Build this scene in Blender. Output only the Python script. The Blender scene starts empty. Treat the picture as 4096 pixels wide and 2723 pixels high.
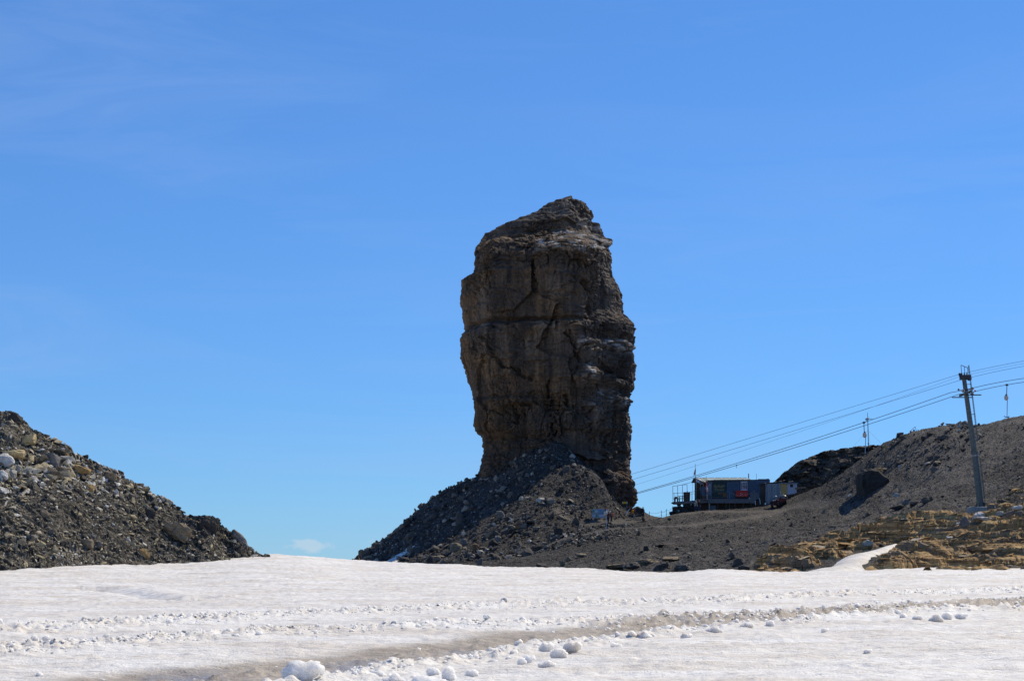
import bpy, bmesh, math, random
import numpy as np
from mathutils import Vector, Matrix, Euler, Quaternion

# ------------------------------------------------------------------ camera, sky, sun, exposure
W_PX, H_PX = 1024.0, 680.0
FPX = 1773.0                 # focal length in picture widths of 1024
VH = 582.0                   # eye level row
EYE = 1.7
SUN_AZ, SUN_EL = 48.0, 50.0  # degrees, to the right of straight ahead, and up

sc = bpy.context.scene
C = sc.collection
cam_d = bpy.data.cameras.new('camera')
cam = bpy.data.objects.new('camera', cam_d)
C.objects.link(cam)
cam.location = (0, 0, EYE)
cam.rotation_euler = (math.radians(90), 0, 0)
cam_d.sensor_width = 36.0
cam_d.lens = 36.0 * FPX / W_PX
cam_d.shift_y = (VH - H_PX / 2) / W_PX
cam_d.clip_start = 0.5
cam_d.clip_end = 60000
sc.camera = cam
sc.view_settings.view_transform = 'Standard'
sc.view_settings.look = 'None'
sc.view_settings.exposure = 0.0
sc.view_settings.gamma = 1.0
sc.render.resolution_x, sc.render.resolution_y = 1024, 680


class NT:
    """small helper round a node tree"""
    def __init__(s, tree):
        s.t = tree; s.n = tree.nodes; s.l = tree.links
    def new(s, kind, **kw):
        n = s.n.new(kind)
        for k, v in kw.items():
            setattr(n, k, v)
        return n
    def put(s, sock, v):
        if isinstance(v, bpy.types.NodeSocket):
            s.l.new(v, sock)
        elif v is not None:
            if hasattr(sock, 'default_value'):
                if sock.type == 'RGBA' and len(v) == 3:
                    v = (*v, 1)
                sock.default_value = v
    def math(s, op, a, b=None, c=None, clamp=False):
        n = s.new('ShaderNodeMath', operation=op, use_clamp=clamp)
        s.put(n.inputs[0], a)
        if b is not None: s.put(n.inputs[1], b)
        if c is not None: s.put(n.inputs[2], c)
        return n.outputs[0]
    def vmath(s, op, a, b=None, out=0):
        n = s.new('ShaderNodeVectorMath', operation=op)
        s.put(n.inputs[0], a)
        if b is not None: s.put(n.inputs[1], b)
        return n.outputs[out]
    def noise(s, vec, scale=1.0, detail=4.0, rough=0.55, dist=0.0):
        n = s.new('ShaderNodeTexNoise')
        s.put(n.inputs['Vector'], vec)
        n.inputs['Scale'].default_value = scale
        n.inputs['Detail'].default_value = detail
        n.inputs['Roughness'].default_value = rough
        n.inputs['Distortion'].default_value = dist
        return n.outputs[0]
    def voro(s, vec, scale=1.0, feature='F1', rnd=1.0, out='Distance'):
        n = s.new('ShaderNodeTexVoronoi', feature=feature)
        s.put(n.inputs['Vector'], vec)
        n.inputs['Scale'].default_value = scale
        n.inputs['Randomness'].default_value = rnd
        return n.outputs[out]
    def ramp(s, fac, stops):
        n = s.new('ShaderNodeValToRGB')
        el = n.color_ramp.elements
        while len(el) < len(stops): el.new(0.5)
        for e, (p, c) in zip(el, stops):
            e.position = p
            e.color = (c, c, c, 1) if not hasattr(c, '__len__') else (*c[:3], 1)
        s.put(n.inputs[0], fac)
        return n.outputs[0]
    def mix(s, fac, a, b, blend='MIX'):
        n = s.new('ShaderNodeMix', data_type='RGBA', blend_type=blend)
        s.put(n.inputs[0], fac); s.put(n.inputs[6], a); s.put(n.inputs[7], b)
        return n.outputs[2]
    def mapr(s, v, a, b, c, d):
        n = s.new('ShaderNodeMapRange')
        s.put(n.inputs[0], v)
        for i, x in enumerate((a, b, c, d)): n.inputs[i + 1].default_value = x
        return n.outputs[0]


world = bpy.data.worlds.new('World')
sc.world = world
world.use_nodes = True
w = NT(world.node_tree)
w.n.clear()
w_out = w.new('ShaderNodeOutputWorld')
w_bg = w.new('ShaderNodeBackground')
w_bg.inputs[1].default_value = 0.1
sky = w.new('ShaderNodeTexSky', sky_type='NISHITA')
sky.sun_disc = False
sky.sun_elevation = math.radians(SUN_EL)
sky.sun_rotation = math.radians(SUN_AZ)
sky.altitude = 3000
sky.air_density = 1.5
sky.dust_density = 0.0
sky.ozone_density = 8.0
# thin ice cloud and small far cumulus, by direction
tc = w.new('ShaderNodeTexCoord')
gen = tc.outputs['Generated']
sep = w.new('ShaderNodeSeparateXYZ'); w.put(sep.inputs[0], gen)
elev = sep.outputs[2]
mp = w.new('ShaderNodeMapping'); w.put(mp.inputs[0], gen)
mp.inputs['Rotation'].default_value = (0.0, 0.10, 0.0)
mp.inputs['Scale'].default_value = (2.2, 2.2, 15.0)
ci = w.noise(mp.outputs[0], 1.5, 6.0, 0.62, 0.9)
ci = w.ramp(ci, [(0.47, 0.0), (0.80, 1.0)])
big = w.ramp(w.noise(gen, 2.6, 2.0, 0.5), [(0.32, 0.25), (0.56, 1.0)])
cirrus = w.math('MULTIPLY', w.math('MULTIPLY', ci, big), 0.28)
mp2 = w.new('ShaderNodeMapping'); w.put(mp2.inputs[0], gen)
mp2.inputs['Location'].default_value = (0.31, 0.0, 0.43)
mp2.inputs['Scale'].default_value = (1.0, 1.0, 1.7)
cu = w.noise(mp2.outputs[0], 34.0, 6.0, 0.60, 0.3)
cu = w.ramp(cu, [(0.56, 0.0), (0.66, 1.0)])
patch = w.ramp(w.noise(gen, 9.0, 1.0, 0.4), [(0.50, 0.0), (0.58, 1.0)])
band = w.math('MULTIPLY', 0.0, w.mapr(elev, 0.012, 0.020, 0.0, 1.0), w.mapr(elev, 0.026, 0.034, 1.0, 0.0))
az = w.math('DIVIDE', sep.outputs[0], w.math('MAXIMUM', sep.outputs[1], 0.05))
def far_cloud(a0, e0, sa, se):
    da = w.math('DIVIDE', w.math('SUBTRACT', az, a0), sa); de = w.math('DIVIDE', w.math('SUBTRACT', elev, e0), se)
    return w.math('SUBTRACT', 1.0, w.math('ADD', w.math('MULTIPLY', da, da), w.math('MULTIPLY', de, de)), clamp=True)
lump = w.math('MAXIMUM', w.math('MAXIMUM', far_cloud(-0.115, 0.0205, 0.020, 0.0050), w.math('MULTIPLY', far_cloud(-0.080, 0.0225, 0.010, 0.004), 0.6)), w.math('MULTIPLY', far_cloud(-0.205, 0.109, 0.09, 0.012), 0.0))
front_ = w.math('GREATER_THAN', sep.outputs[1], 0.1)
soft = w.noise(mp2.outputs[0], 75.0, 6.0, 0.62, 0.3)
one = w.math('MULTIPLY', w.ramp(w.math('ADD', w.math('MULTIPLY', lump, 0.42), w.math('MULTIPLY', soft, 1.25)), [(0.80, 0.0), (1.22, 1.0)]), w.math('MULTIPLY', front_, w.mapr(lump, 0.0, 0.35, 0.0, 1.0)))
cumulus = w.math('MAXIMUM', w.math('MULTIPLY', w.math('MULTIPLY', w.math('MULTIPLY', cu, patch), band), 0.40), w.math('MULTIPLY', one, 0.36))
gm = w.new('ShaderNodeGamma'); w.put(gm.inputs[0], sky.outputs[0]); gm.inputs[1].default_value = 0.8
tint = w.mix(1.0, gm.outputs[0], (0.745, 1.23, 1.82), 'MULTIPLY')
c1 = w.mix(cirrus, tint, (3.6, 5.2, 8.6))
c2 = w.mix(cumulus, c1, (7.0, 7.3, 7.8))
w.put(w_bg.inputs[0], c2)
w.l.new(w_bg.outputs[0], w_out.inputs[0])

sun_d = bpy.data.lights.new('sun', 'SUN')
sun_d.energy = 4.6
sun_d.angle = math.radians(0.53)
sun_d.color = (1.0, 0.885, 0.665)
sun = bpy.data.objects.new('sun', sun_d)
C.objects.link(sun)
_a, _e = math.radians(SUN_AZ), math.radians(SUN_EL)
S_DIR = Vector((math.sin(_a) * math.cos(_e), math.cos(_a) * math.cos(_e), math.sin(_e)))
sun.rotation_euler = (-S_DIR).to_track_quat('-Z', 'Y').to_euler()
sun.location = S_DIR * 300

# ------------------------------------------------------------------ helpers
rng = np.random.default_rng(11)
random.seed(5)


def at(u, v, Y):
    """point of the place seen in direction (u, v) of the 1024 x 680 picture, Y metres away"""
    return Vector(((u - 512.0) * Y / FPX, Y, EYE + (VH - v) * Y / FPX))


_perm = np.random.default_rng(3).permutation(1024).astype(np.int64)
_perm = np.concatenate([_perm, _perm, _perm])
_g = np.random.default_rng(4).normal(size=(1024, 3)); _g /= np.linalg.norm(_g, axis=1)[:, None]
_r4 = np.random.default_rng(6).random((1024, 4))


def _hash(i, j, k, seed=0):
    m = 1023
    return _perm[_perm[_perm[(i + seed * 131) & m] + (j & m)] + (k & m)]


def gn(p, seed=0):
    """gradient noise, about -0.7..0.7"""
    p = np.asarray(p, float)
    i = np.floor(p).astype(np.int64); f = p - i
    q = f * f * f * (f * (f * 6 - 15) + 10)
    out = 0
    for dx in (0, 1):
        wx = q[:, 0] if dx else 1 - q[:, 0]
        for dy in (0, 1):
            wy = q[:, 1] if dy else 1 - q[:, 1]
            for dz in (0, 1):
                wz = q[:, 2] if dz else 1 - q[:, 2]
                g = _g[_hash(i[:, 0] + dx, i[:, 1] + dy, i[:, 2] + dz, seed)]
                d = g[:, 0] * (f[:, 0] - dx) + g[:, 1] * (f[:, 1] - dy) + g[:, 2] * (f[:, 2] - dz)
                out = out + wx * wy * wz * d
    return out


def fbm(p, octv=4, seed=0, gain=0.5):
    a, s, o = 1.0, 0.0, 0.0
    q = np.asarray(p, float).copy()
    for k in range(octv):
        s = s + a * gn(q, seed + k); o += a
        q = q * 2.03 + 7.1; a *= gain
    return s / o


def facets(p, seed=0, tilt=0.9, jit=0.9):
    """blocky rock: each cell a random offset and a random slope; returns height and distance to the crack"""
    p = np.asarray(p, float)
    i = np.floor(p).astype(np.int64)
    n = len(p)
    d1 = np.full(n, 9e9); d2 = np.full(n, 9e9); idb = np.zeros(n, np.int64); cb = np.zeros((n, 3))
    for dx in (-1, 0, 1):
        for dy in (-1, 0, 1):
            for dz in (-1, 0, 1):
                c = i + np.array([dx, dy, dz])
                h = _hash(c[:, 0], c[:, 1], c[:, 2], seed)
                ctr = c + 0.5 + (_r4[h, :3] - 0.5) * jit
                d = ((p - ctr) ** 2).sum(1)
                m = d < d1
                d2 = np.where(m, d1, np.minimum(d2, d))
                d1 = np.where(m, d, d1)
                idb = np.where(m, h, idb)
                cb[m] = ctr[m]
    g = _g[idb] * tilt
    val = (_r4[idb, 3] - 0.5) + (g * (p - cb)).sum(1)
    return val, np.sqrt(d2) - np.sqrt(d1)


def sstep(a, b, x):
    t = np.clip((x - a) / (b - a), 0, 1)
    return t * t * (3 - 2 * t)


def mesh_np(name, V, F, smooth=False):
    me = bpy.data.meshes.new(name)
    V = np.ascontiguousarray(V, np.float32); F = np.ascontiguousarray(F, np.int32)
    k = F.shape[1]
    me.vertices.add(len(V)); me.vertices.foreach_set('co', V.ravel())
    me.loops.add(F.size); me.loops.foreach_set('vertex_index', F.ravel())
    me.polygons.add(len(F))
    me.polygons.foreach_set('loop_start', np.arange(0, F.size, k, dtype=np.int32))
    me.polygons.foreach_set('use_smooth', np.full(len(F), bool(smooth)))
    me.update(calc_edges=True)
    return me


def vattr(me, name, a):
    a = np.asarray(a, np.float32)
    if a.ndim == 1:
        at_ = me.attributes.new(name, 'FLOAT', 'POINT'); at_.data.foreach_set('value', a)
    else:
        at_ = me.attributes.new(name, 'FLOAT_COLOR', 'POINT')
        if a.shape[1] == 3: a = np.concatenate([a, np.ones((len(a), 1), np.float32)], 1)
        at_.data.foreach_set('color', np.ascontiguousarray(a, np.float32).ravel())


def grid_faces(nr, nc, wrap=False):
    r = np.arange(nr - 1)[:, None]; c = np.arange(nc if wrap else nc - 1)[None, :]
    c1 = (c + 1) % nc
    return np.stack([r * nc + c, r * nc + c1, (r + 1) * nc + c1, (r + 1) * nc + c], -1).reshape(-1, 4)


def link(name, me, mat=None, parent=None, loc=None):
    o = bpy.data.objects.new(name, me)
    C.objects.link(o)
    if mat is not None and me is not None and not len(me.materials): me.materials.append(mat)
    if parent is not None: o.parent = parent
    if loc is not None: o.location = loc
    return o


def tag(o, label, cat, group=None):
    o['label'] = label; o['category'] = cat
    if group: o['group'] = group
    return o


def thing(name, label, cat, loc=(0, 0, 0), rz=0.0, group=None):
    o = bpy.data.objects.new(name, None)
    C.objects.link(o)
    o.empty_display_size = 0.2
    o.location = loc; o.rotation_euler = (0, 0, rz)
    return tag(o, label, cat, group)


# ------------------------------------------------------------------ materials
MATS = {}


def new_mat(name):
    m = bpy.data.materials.new(name); m.use_nodes = True
    t = NT(m.node_tree)
    b = t.n['Principled BSDF']
    MATS[name] = m
    return m, t, b


def objco(t):
    return t.new('ShaderNodeTexCoord').outputs['Object']


def geopos(t):
    return t.new('ShaderNodeNewGeometry').outputs['Position']


def scaled(t, v, s, rot=(0, 0, 0)):
    n = t.new('ShaderNodeMapping'); t.put(n.inputs[0], v)
    n.inputs['Scale'].default_value = s; n.inputs['Rotation'].default_value = rot
    return n.outputs[0]


def bump(t, b, h, strength, dist):
    n = t.new('ShaderNodeBump'); t.put(n.inputs['Height'], h)
    n.inputs['Strength'].default_value = strength; n.inputs['Distance'].default_value = dist
    t.l.new(n.outputs[0], b.inputs['Normal'])


def plain(name, col, rough=0.6, metal=0.0, var=0.18, scale=6.0, bmp=0.0, spec=0.3):
    """painted or worn plain surface: base colour with soft dirt and grain"""
    m, t, b = new_mat(name)
    p = objco(t)
    f = t.noise(p, scale, 5.0, 0.6)
    dark = tuple(c * (1 - var * 1.6) for c in col); light = tuple(min(1, c * (1 + var)) for c in col)
    t.put(b.inputs['Base Color'], t.ramp(f, [(0.3, dark), (0.7, light)]))
    t.put(b.inputs['Roughness'], t.mapr(f, 0.3, 0.7, min(1, rough + 0.12), max(0.05, rough - 0.1)))
    b.inputs['Metallic'].default_value = metal
    b.inputs['Specular IOR Level'].default_value = spec
    if bmp: bump(t, b, t.noise(p, scale * 4, 4.0), bmp, 0.02)
    return m


# tower rock: grey limestone, rusty and pale runs down the wall, beds across
def tower_mat():
    m, t, b = new_mat('tower_rock')
    p = geopos(t)
    run = t.noise(scaled(t, p, (0.55, 0.55, 0.045)), 1.0, 6.0, 0.62, 0.6)
    run2 = t.noise(scaled(t, p, (1.7, 1.7, 0.13)), 1.0, 5.0, 0.62, 0.4)
    bed = t.noise(scaled(t, p, (0.03, 0.03, 0.9), (0.03, 0.05, 0)), 1.0, 5.0, 0.65, 0.3)
    lump = t.noise(p, 0.16, 3.0, 0.5)
    fine = t.noise(p, 2.2, 6.0, 0.65)
    col = t.ramp(run, [(0.37, (0.047, 0.036, 0.027)), (0.46, (0.095, 0.066, 0.041)), (0.54, (0.163, 0.104, 0.057)), (0.64, (0.271, 0.181, 0.103))])
    col = t.mix(t.ramp(run2, [(0.50, 0.0), (0.66, 0.75)]), col, (0.203, 0.114, 0.050))
    col = t.mix(t.ramp(run2, [(0.28, 0.8), (0.42, 0.0)]), col, (0.040, 0.034, 0.030))
    col = t.mix(t.ramp(lump, [(0.42, 0.55), (0.56, 0.0)]), col, (0.078, 0.066, 0.058))
    col = t.mix(t.ramp(bed, [(0.36, 0.35), (0.46, 0.0)]), col, (0.047, 0.041, 0.036))
    pale = t.new('ShaderNodeAttribute', attribute_name='pale').outputs['Fac']
    col = t.mix(t.ramp(fine, [(0.35, 0.55), (0.6, 0.0)]), col, (0.037, 0.029, 0.025), 'MIX')
    grey = t.new('ShaderNodeAttribute', attribute_name='grey').outputs['Fac']
    col = t.mix(t.math('MULTIPLY', grey, 0.8), col, t.ramp(run, [(0.38, (0.059, 0.053, 0.049)), (0.5, (0.107, 0.095, 0.085)), (0.62, (0.175, 0.152, 0.133))]))
    rust = t.new('ShaderNodeAttribute', attribute_name='rust').outputs['Fac']
    col = t.mix(t.math('MULTIPLY', rust, t.ramp(fine, [(0.40, 0.0), (0.62, 0.9)])), col, (0.148, 0.071, 0.033))
    col = t.mix(t.math('MULTIPLY', pale, t.ramp(fine, [(0.30, 0.35), (0.5, 0.9)])), col, (0.56, 0.54, 0.51))  # sunlit look of the ledges mixed into the rock colour
    t.put(b.inputs['Base Color'], col)
    b.inputs['Roughness'].default_value = 0.9
    b.inputs['Specular IOR Level'].default_value = 0.18
    h = t.math('ADD', t.math('MULTIPLY', fine, 1.0), t.math('MULTIPLY', t.noise(scaled(t, p, (1, 1, 0.3)), 0.9, 5.0, 0.6), 1.2))
    h = t.math('ADD', h, t.math('MULTIPLY', run2, 1.2))
    bump(t, b, h, 1.0, 0.34)
    return m


def gravel_mat(name, c0, c1, c2, sc_=3.0, dist=0.08, attr=True):
    """broken stone ground: grains with their own tone, plus stains; vertex tint 'tone' mixes towards c2"""
    m, t, b = new_mat(name)
    p = geopos(t)
    v = t.voro(p, sc_, 'F1', 1.0, 'Color')
    sv = t.new('ShaderNodeSeparateColor'); t.put(sv.inputs[0], v)
    v2 = t.voro(p, sc_ * 2.7, 'F1', 1.0, 'Color')
    sv2 = t.new('ShaderNodeSeparateColor'); t.put(sv2.inputs[0], v2)
    g = t.math('ADD', t.math('MULTIPLY', sv.outputs[0], 0.55), t.math('MULTIPLY', sv2.outputs[0], 0.45))
    big = t.noise(p, 0.18, 4.0, 0.6)
    g = t.math('ADD', g, t.math('MULTIPLY', t.math('SUBTRACT', big, 0.5), 0.7))
    col = t.ramp(g, [(0.15, tuple(x * 0.72 for x in c0)), (0.45, c0), (0.72, c1), (0.98, tuple(min(1, x * 1.7) for x in c1))])
    if attr:
        a = t.new('ShaderNodeAttribute', attribute_name='tone').outputs['Fac']
        tinted = t.ramp(g, [(0.1, tuple(x * 0.8 for x in c2)), (0.9, tuple(x * 1.2 for x in c2))])  # ground's own second tone, varied grain by grain
        col = t.mix(a, col, tinted)
    t.put(b.inputs['Base Color'], col)
    b.inputs['Roughness'].default_value = 0.92
    b.inputs['Specular IOR Level'].default_value = 0.2
    h = t.math('ADD', t.voro(p, sc_, 'F1'), t.math('MULTIPLY', t.voro(p, sc_ * 2.7, 'F1'), 0.5))
    h = t.math('ADD', t.math('MULTIPLY', h, -1.0), t.math('MULTIPLY', t.noise(p, sc_ * 1.3, 5.0, 0.65), 0.9))
    bump(t, b, h, 1.0, dist)
    return m


def stone_mat(name, stops, use_attr=False, bumpd=0.03, stretch=(1, 1, 3.5)):
    """single stones: tone picked per stone (object random or vertex colour), veins and grain"""
    m, t, b = new_mat(name)
    p = geopos(t)
    if use_attr:
        pick = t.new('ShaderNodeAttribute', attribute_name='pick').outputs['Fac']
    else:
        pick = t.new('ShaderNodeObjectInfo').outputs['Random']
    col = t.ramp(pick, stops)
    f = t.noise(scaled(t, p, stretch), 2.6, 6.0, 0.66, 0.4)
    col = t.mix(1.0, col, t.ramp(f, [(0.25, 0.35), (0.5, 0.95), (0.75, 1.6)]), 'MULTIPLY')
    t.put(b.inputs['Base Color'], col)
    b.inputs['Roughness'].default_value = 0.88
    b.inputs['Specular IOR Level'].default_value = 0.22
    bump(t, b, t.math('ADD', f, t.math('MULTIPLY', t.noise(p, 9.0, 4.0, 0.6), 0.6)), 1.0, bumpd * 2.2)
    return m


def snow_mat(name='snow', dirt=True):
    m, t, b = new_mat(name)
    p = geopos(t)
    ps = scaled(t, p, (0.35, 1.0, 1.0), (0, 0, 0.15))
    n1 = t.noise(ps, 0.55, 6.0, 0.62, 0.4)
    n2 = t.noise(ps, 3.0, 6.0, 0.65, 0.3)
    n3 = t.noise(p, 22.0, 3.0, 0.6)
    col = t.mix(t.ramp(n1, [(0.38, 0.0), (0.66, 0.9)]), (0.835, 0.82, 0.785), (0.67, 0.61, 0.535))
    col = t.mix(t.ramp(n2, [(0.52, 0.0), (0.72, 0.8)]), col, (0.50, 0.44, 0.37))
    if dirt:
        d = t.new('ShaderNodeAttribute', attribute_name='dirt').outputs['Fac']
        dn = t.math('ADD', d, t.math('MULTIPLY', t.math('SUBTRACT', n2, 0.5), 1.5))
        dn = t.math('MULTIPLY', dn, d)
        col = t.mix(t.ramp(dn, [(0.05, 0.0), (0.70, 0.84)]), col, t.ramp(n2, [(0.3, (0.19, 0.150, 0.108)), (0.52, (0.32, 0.265, 0.20)), (0.75, (0.52, 0.465, 0.395))]))
        wet = t.new('ShaderNodeAttribute', attribute_name='wet').outputs['Fac']
        t.put(b.inputs['Roughness'], t.mapr(wet, 0.0, 1.0, 0.62, 0.22))
    else:
        b.inputs['Roughness'].default_value = 0.6
        b.inputs['Subsurface Weight'].default_value = 1.0
        b.inputs['Subsurface Radius'].default_value = (1.0, 0.9, 0.8)
        b.inputs['Subsurface Scale'].default_value = 0.40
    col = t.mix(t.ramp(n3, [(0.62, 0.0), (0.75, 0.25)]), col, (0.90, 0.90, 0.91))
    t.put(b.inputs['Base Color'], col)
    b.inputs['Specular IOR Level'].default_value = 0.3
    h = t.math('ADD', t.math('MULTIPLY', n2, 1.0), t.math('MULTIPLY', n3, 0.22))
    bump(t, b, h, 1.0, 0.15)
    return m


M_TOWER = tower_mat()
M_SCREE = gravel_mat('scree', (0.039, 0.037, 0.035), (0.080, 0.074, 0.068), (0.138, 0.124, 0.108), 3.4, 0.18)
M_MOR = gravel_mat('moraine', (0.036, 0.033, 0.029), (0.120, 0.108, 0.088), (0.20, 0.176, 0.13), 6.0, 0.06)
M_SNOW = snow_mat('snow', True)
M_SNOWB = snow_mat('snow_lump', False)
GREY = [(0.0, (0.038, 0.035, 0.032)), (0.40, (0.072, 0.065, 0.058)), (0.68, (0.125, 0.112, 0.096)), (0.88, (0.22, 0.195, 0.16)), (1.0, (0.42, 0.39, 0.34))]
SHALE = [(0.0, (0.042, 0.037, 0.030)), (0.30, (0.095, 0.083, 0.064)), (0.50, (0.215, 0.188, 0.140)), (0.72, (0.42, 0.345, 0.205)), (0.88, (0.48, 0.44, 0.37)), (1.0, (0.62, 0.60, 0.55))]
OCHRE = [(0.0, (0.060, 0.046, 0.032)), (0.30, (0.135, 0.092, 0.050)), (0.55, (0.27, 0.172, 0.078)), (0.85, (0.44, 0.285, 0.120)), (1.0, (0.45, 0.39, 0.30))]
M_ST_G, M_ST_GS = stone_mat('grey_stone', GREY), stone_mat('grey_rubble', GREY, True)
M_ST_S, M_ST_SS = stone_mat('shale_stone', SHALE), stone_mat('shale_rubble', SHALE, True)
M_ST_O, M_ST_OS = stone_mat('ochre_stone', OCHRE, False, 0.04, (0.5, 0.5, 5)), stone_mat('ochre_rubble', OCHRE, True, 0.04, (0.5, 0.5, 5))

# ------------------------------------------------------------------ ground shapes
class Rbf:
    """smooth ground through measured points"""
    def __init__(s, pts, c=2.5):
        P = np.array(pts, float); s.xy = P[:, :2]; s.c = c
        n = len(P)
        A = np.zeros((n + 3, n + 3))
        A[:n, :n] = s._k(s.xy, s.xy) + np.eye(n) * -0.02
        A[:n, n] = 1; A[:n, n + 1:] = s.xy / 100; A[n, :n] = 1; A[n + 1:, :n] = (s.xy / 100).T
        s.w = np.linalg.solve(A, np.concatenate([P[:, 2], np.zeros(3)]))
    def _k(s, a, b):
        d2 = ((a[:, None, :] - b[None, :, :]) ** 2).sum(-1)
        return -np.sqrt(d2 + s.c ** 2)
    def __call__(s, x, y):
        q = np.stack([x, y], -1); out = np.empty(len(q)); n = len(s.xy)
        for i in range(0, len(q), 60000):
            b = q[i:i + 60000]
            out[i:i + 60000] = s._k(b, s.xy) @ s.w[:n] + s.w[n] + b @ s.w[n + 1:] / 100
        return out


SCREE_PTS = [
    # just behind the snow crest
    (330, 572, 250), (360, 563, 255), (430, 566, 222), (500, 567.5, 196), (560, 568.5, 180), (630, 571, 165), (700, 569.5, 148), (750, 572, 134),
    (800, 573, 127), (850, 571, 122), (911, 569, 119), (1024, 568, 117), (1100, 566, 117),
    # deeper under the snow
    (430, 585, 160), (560, 588, 140), (700, 585, 125), (850, 583, 108), (1024, 582, 105), (330, 590, 170), (250, 590, 200), (1120, 580, 105),
    # way past the board, slope below the hut
    (560, 539, 229), (590, 533, 236), (620, 528, 240), (690, 524, 242), (640, 545, 208), (590, 552, 208), (720, 532, 236), (760, 524, 236),
    (720, 552, 192), (770, 548, 178), (800, 535, 192), (830, 527, 200), (850, 520, 205), (680, 556, 190), (640, 558, 186),
    # terrace of the board and of the hut
    (575, 523, 251), (595, 521.7, 252), (608, 521.5, 253), (622, 520, 256), (634, 520, 257), (643, 518.5, 260), (655, 516.8, 262), (668, 515.5, 260),
    (690, 512.5, 257), (705, 510.6, 257), (735, 509.5, 257), (760, 509, 257), (775, 508, 257), (790, 506, 256), (830, 503.5, 248), (860, 505, 238),
    (705, 516, 272), (740, 514, 276), (770, 512, 276), (800, 510, 272),
    (640, 523, 269), (650, 524, 272), (662, 522, 272), (634, 517, 268), (626, 513, 269), (682, 518, 271), (635, 522, 280),
    (650, 535, 285), (690, 532, 292), (760, 520, 298), (650, 560, 330), (760, 545, 330),
    # right hill
    (880, 507, 216), (900, 505, 196), (940, 501, 180), (985, 497, 173), (1024, 488, 169), (978, 517.5, 163.5), (990, 516, 163.5), (982, 507, 168), (1024, 501, 158), (940, 514, 164),
    (860, 490, 232), (835, 487, 252), (900, 470, 226), (940, 465, 206), (985, 455, 192), (1024, 448, 183),
    (881, 445, 256), (900, 436, 252), (917, 432, 247), (932, 431.5, 241), (957, 430.5, 229), (979, 428.5, 217), (1005, 425, 208), (1024, 421.5, 203), (1100, 405, 195),
    (900, 445, 275), (957, 440, 258), (1024, 434, 235), (1100, 420, 225), (900, 480, 320), (1000, 470, 300), (1150, 455, 290),
    (800, 494, 263), (822, 485, 262), (850, 468, 260), (868, 455, 259),
    # ochre bank
    (760, 562, 138), (804, 543, 150), (835, 532, 156), (871, 521, 161), (915, 514, 163),
    (806, 572, 122), (835, 562, 128), (860, 555, 135), (880, 549, 142), (900, 545, 148),
    (940, 540, 143), (985, 535, 143), (1024, 528, 143), (1100, 520, 143), (930, 556, 128), (985, 553, 128), (1024, 548, 128), (1100, 540, 128),
    # rubble cone round the tower
    (557, 445, 270), (557, 440, 276), (571, 461, 268), (593, 475, 266), (606, 494, 264), (618, 512, 262), (628, 517, 262), (612, 506, 262), (545, 449, 270), (524, 462, 269), (500, 476, 271),
    (479, 477, 278), (460, 483, 279), (427, 502.5, 278), (404, 524, 277), (378, 544, 275), (367, 552, 273), (352, 566, 272),
    (557, 480, 260), (557, 508, 250.5), (540, 538, 239), (500, 508, 257), (480, 538, 245), (440, 528, 260), (430, 553, 247), (400, 554, 258), (590, 503, 257),
    (520, 558, 228), (470, 562, 225), (427, 520, 300), (480, 500, 300), (560, 500, 300), (630, 515, 285), (370, 568, 300),
]
G0 = Rbf([tuple(at(*p)) for p in SCREE_PTS])


def G(x, y):
    x = np.atleast_1d(np.asarray(x, float)); y = np.atleast_1d(np.asarray(y, float))
    p = np.stack([x, y, 0 * x], -1)
    calm = 1 - 0.85 * np.exp(-(((x - 33.0) / 16.0) ** 2 + ((y - 259.0) / 9.0) ** 2))
    return G0(x, y) + calm * (0.35 * fbm(p / 9.0, 3, 21) + 0.10 * fbm(p / 1.7, 2, 25))


CREST_U = [-200, 0, 100, 180, 260, 304, 360, 434, 490, 590, 629, 677, 712, 781, 846, 911, 1024, 1300]
CREST_V = [556, 556, 555.5, 557, 552.7, 554.7, 560, 563, 566, 567.7, 571, 571.6, 567.8, 572, 569.5, 567.7, 567, 565]


def snow0(x, y):
    ys = np.maximum(y, 4.0)
    u = np.clip(512 + FPX * x / ys, -200, 1300)
    vc = sum(np.interp(u + k * 9.0, CREST_U, CREST_V) * g for k, g in ((-2, .1), (-1, .23), (0, .34), (1, .23), (2, .1)))
    near = sstep(0.35, 1.0, ys / 118.0)
    vc = (566.0 - 0.004 * (u - 512)) * (1 - near) + vc * near
    yc = np.interp(u, [0, 260, 360, 500, 1024], [128, 128, 126, 118, 112])
    zc = EYE + (VH - vc) * yc / FPX
    r = np.maximum(y, 0) / yc
    over = np.maximum(y - yc, 0)
    return np.where(r <= 1, zc * np.minimum(r, 1) ** 1.5, zc - 0.09 * over - 0.006 * over ** 2)


def snow_xy(u, v):
    """where a direction below eye level meets the snow"""
    y = np.linspace(14, 112, 600)
    vv = VH - (snow0((u - 512) * y / FPX, y) - EYE) * FPX / y
    Y = np.interp(-v, -vv, y)
    return ((u - 512) * Y / FPX, Y)


def poly_dist(x, y, pts):
    """signed distance to a path (plus is the far side) and position along it"""
    best = np.full(len(x), 9e9); sgn = np.zeros(len(x)); along = np.zeros(len(x)); L = 0.0
    for (ax, ay), (bx, by) in zip(pts[:-1], pts[1:]):
        dx, dy = bx - ax, by - ay; l2 = dx * dx + dy * dy; l = math.sqrt(l2)
        s = np.clip(((x - ax) * dx + (y - ay) * dy) / l2, 0, 1)
        d = np.hypot(x - ax - s * dx, y - ay - s * dy)
        m = d < best
        best = np.where(m, d, best); sgn = np.where(m, np.sign(dx * (y - ay) - dy * (x - ax)), sgn); along = np.where(m, L + s * l, along)
        L += l
    return best * sgn, along


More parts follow.
